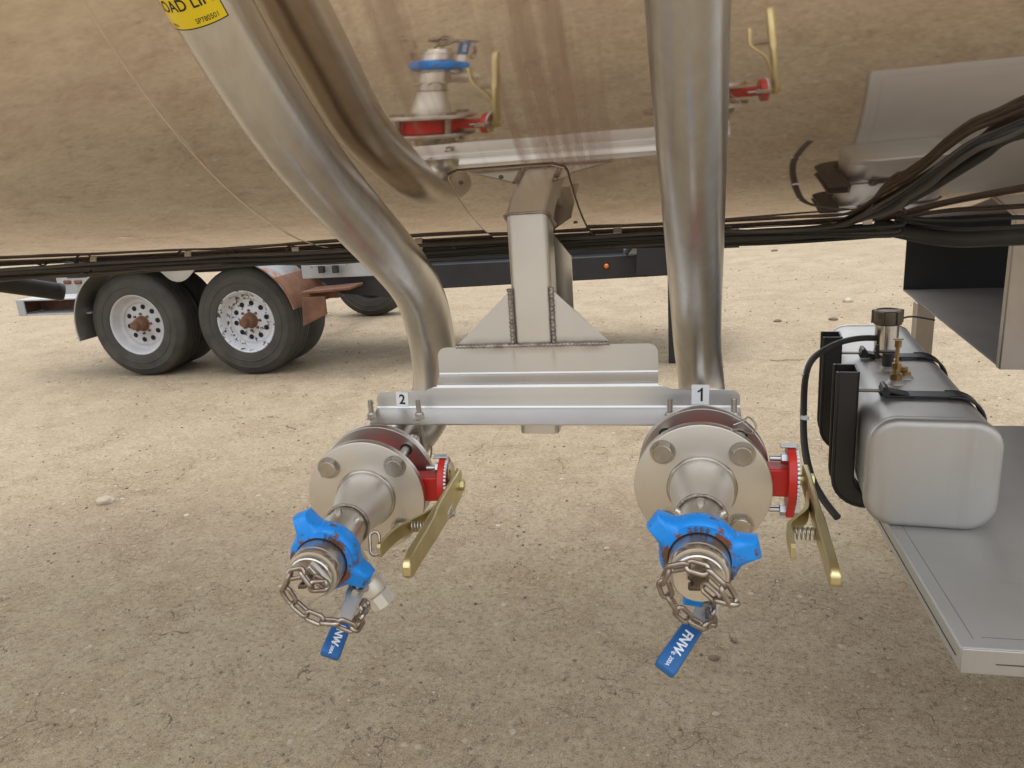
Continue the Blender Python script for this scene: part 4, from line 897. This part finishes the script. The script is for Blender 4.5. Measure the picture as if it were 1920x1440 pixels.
for px in (603, 629):
    c = onY(px, 505, YF+.02); bm = NB(); box(bm, c, (.035, .04, .05)); cyl(bm, c+Vector((0, 0, .02)), c+Vector((0, 0, .045)), .015, .015, 10); link('panel_bolt', bm, M['frame'], wp)
# black frame rails
def beam(pts4, y0, y1, name, m_):
    bm = NB(); poly = [(onY(*p_, y0).x, onY(*p_, y0).z) for p_ in pts4]; prism(bm, poly, lambda u, v_, t_: (u, t_, v_), y0, y1); return link(name, bm, m_, tr, bev=.006)
beam(((585, 516), (770, 500), (770, 560), (640, 551)), YF+.16, YF+.26, 'frame_gusset', M['frame'])
beam(((600, 440), (1330, 380), (1330, 478), (600, 503)), 5.16, 5.24, 'upper_rail', M['frame'])
beam(((740, 500), (1300, 472), (1300, 514), (740, 546)), 5.0, 5.16, 'lower_rail', M['frame'])
beam(((1196, 425), (1330, 415), (1330, 516), (1192, 517)), 4.93, 5.0, 'hitch_plate', M['frame'])
# blue-grey gap plate with brace
bm = NB(); c = onY(1184, 459, 4.985); box(bm, c, (.10, .01, .115)); gp_ = link('pocket_plate', bm, M['whitep'], tr)
bm = NB(); cyl(bm, onY(1172, 476, 4.95), onY(1194, 446, 4.95), .018, .018, 16); link('brace', bm, M['frame'], gp_)
bm = NB(); c = onY(1137, 499, 4.995); lathe(bm, c, (0, -1, 0), [(0, .016), (.008, .015), (.014, .009), (.015, .001)], 20); link('marker_light', bm, M['amber'], tr)
a = onY(1254, 514, 5.02); bm = NB(); box(bm, (a.x+.03, 5.04, a.z/2), (.075, .075, a.z)); link('jack_leg', bm, M['frame'], tr, bev=.004)
bm = NB(); box(bm, (-2.2, 5.6, .80), (5.2, .9, .12)); link('deck_frame', bm, M['frame'], tr)
# rear bumper channel and tail panel
a, b = onY(36, 566, 4.86), onY(158, 556, 4.86)
bm = NB(); zt = .615; zb = .50; xl, xr_ = a.x-.03, X1-.40
box(bm, ((xl+xr_)/2, 4.98, zt), (xr_-xl, .24, .012)); box(bm, ((xl+xr_)/2, 4.98, zb), (xr_-xl, .24, .012)); box(bm, ((xl+xr_)/2, 5.09, (zt+zb)/2), (xr_-xl, .012, zt-zb-.012)); box(bm, (xl+.035, 4.862, (zt+zb)/2), (.07, .012, zt-zb+.012)); link('bumper_channel', bm, M['whitep'], tr, bev=.003)
bm = NB(); box(bm, ((xl+xr_)/2+.01, 5.07, (zt+zb)/2), (xr_-xl-.02, .012, zt-zb-.016)); box(bm, (xl+.02, 4.97, (zt+zb)/2), (.012, .18, zt-zb-.016)); link('channel_rust', bm, M['rust'], tr)
a, b = onY(108, 508, 5.6), onY(160, 548, 5.6)
bm = NB(); box(bm, ((a.x+b.x)/2, 5.63, (a.z+b.z)/2), (b.x-a.x+.1, .03, a.z-b.z+.05)); tp = link('tail_panel', bm, M['whitep'], tr, bev=.004)
for px in (126, 146):
    c = onY(px, 529, 5.61); bm = NB(); box(bm, c, (.075, .02, .035)); link('light_socket', bm, M['rust'], tp, bev=.012, seg=3)
bm = NB(); a = onY(104, 515, 5.7); box(bm, (a.x-.1, 5.7, a.z-.03), (.12, .3, .10)); link('corner_block', bm, M['frame'], tr, bev=.005)
print('objects', len(bpy.data.objects))
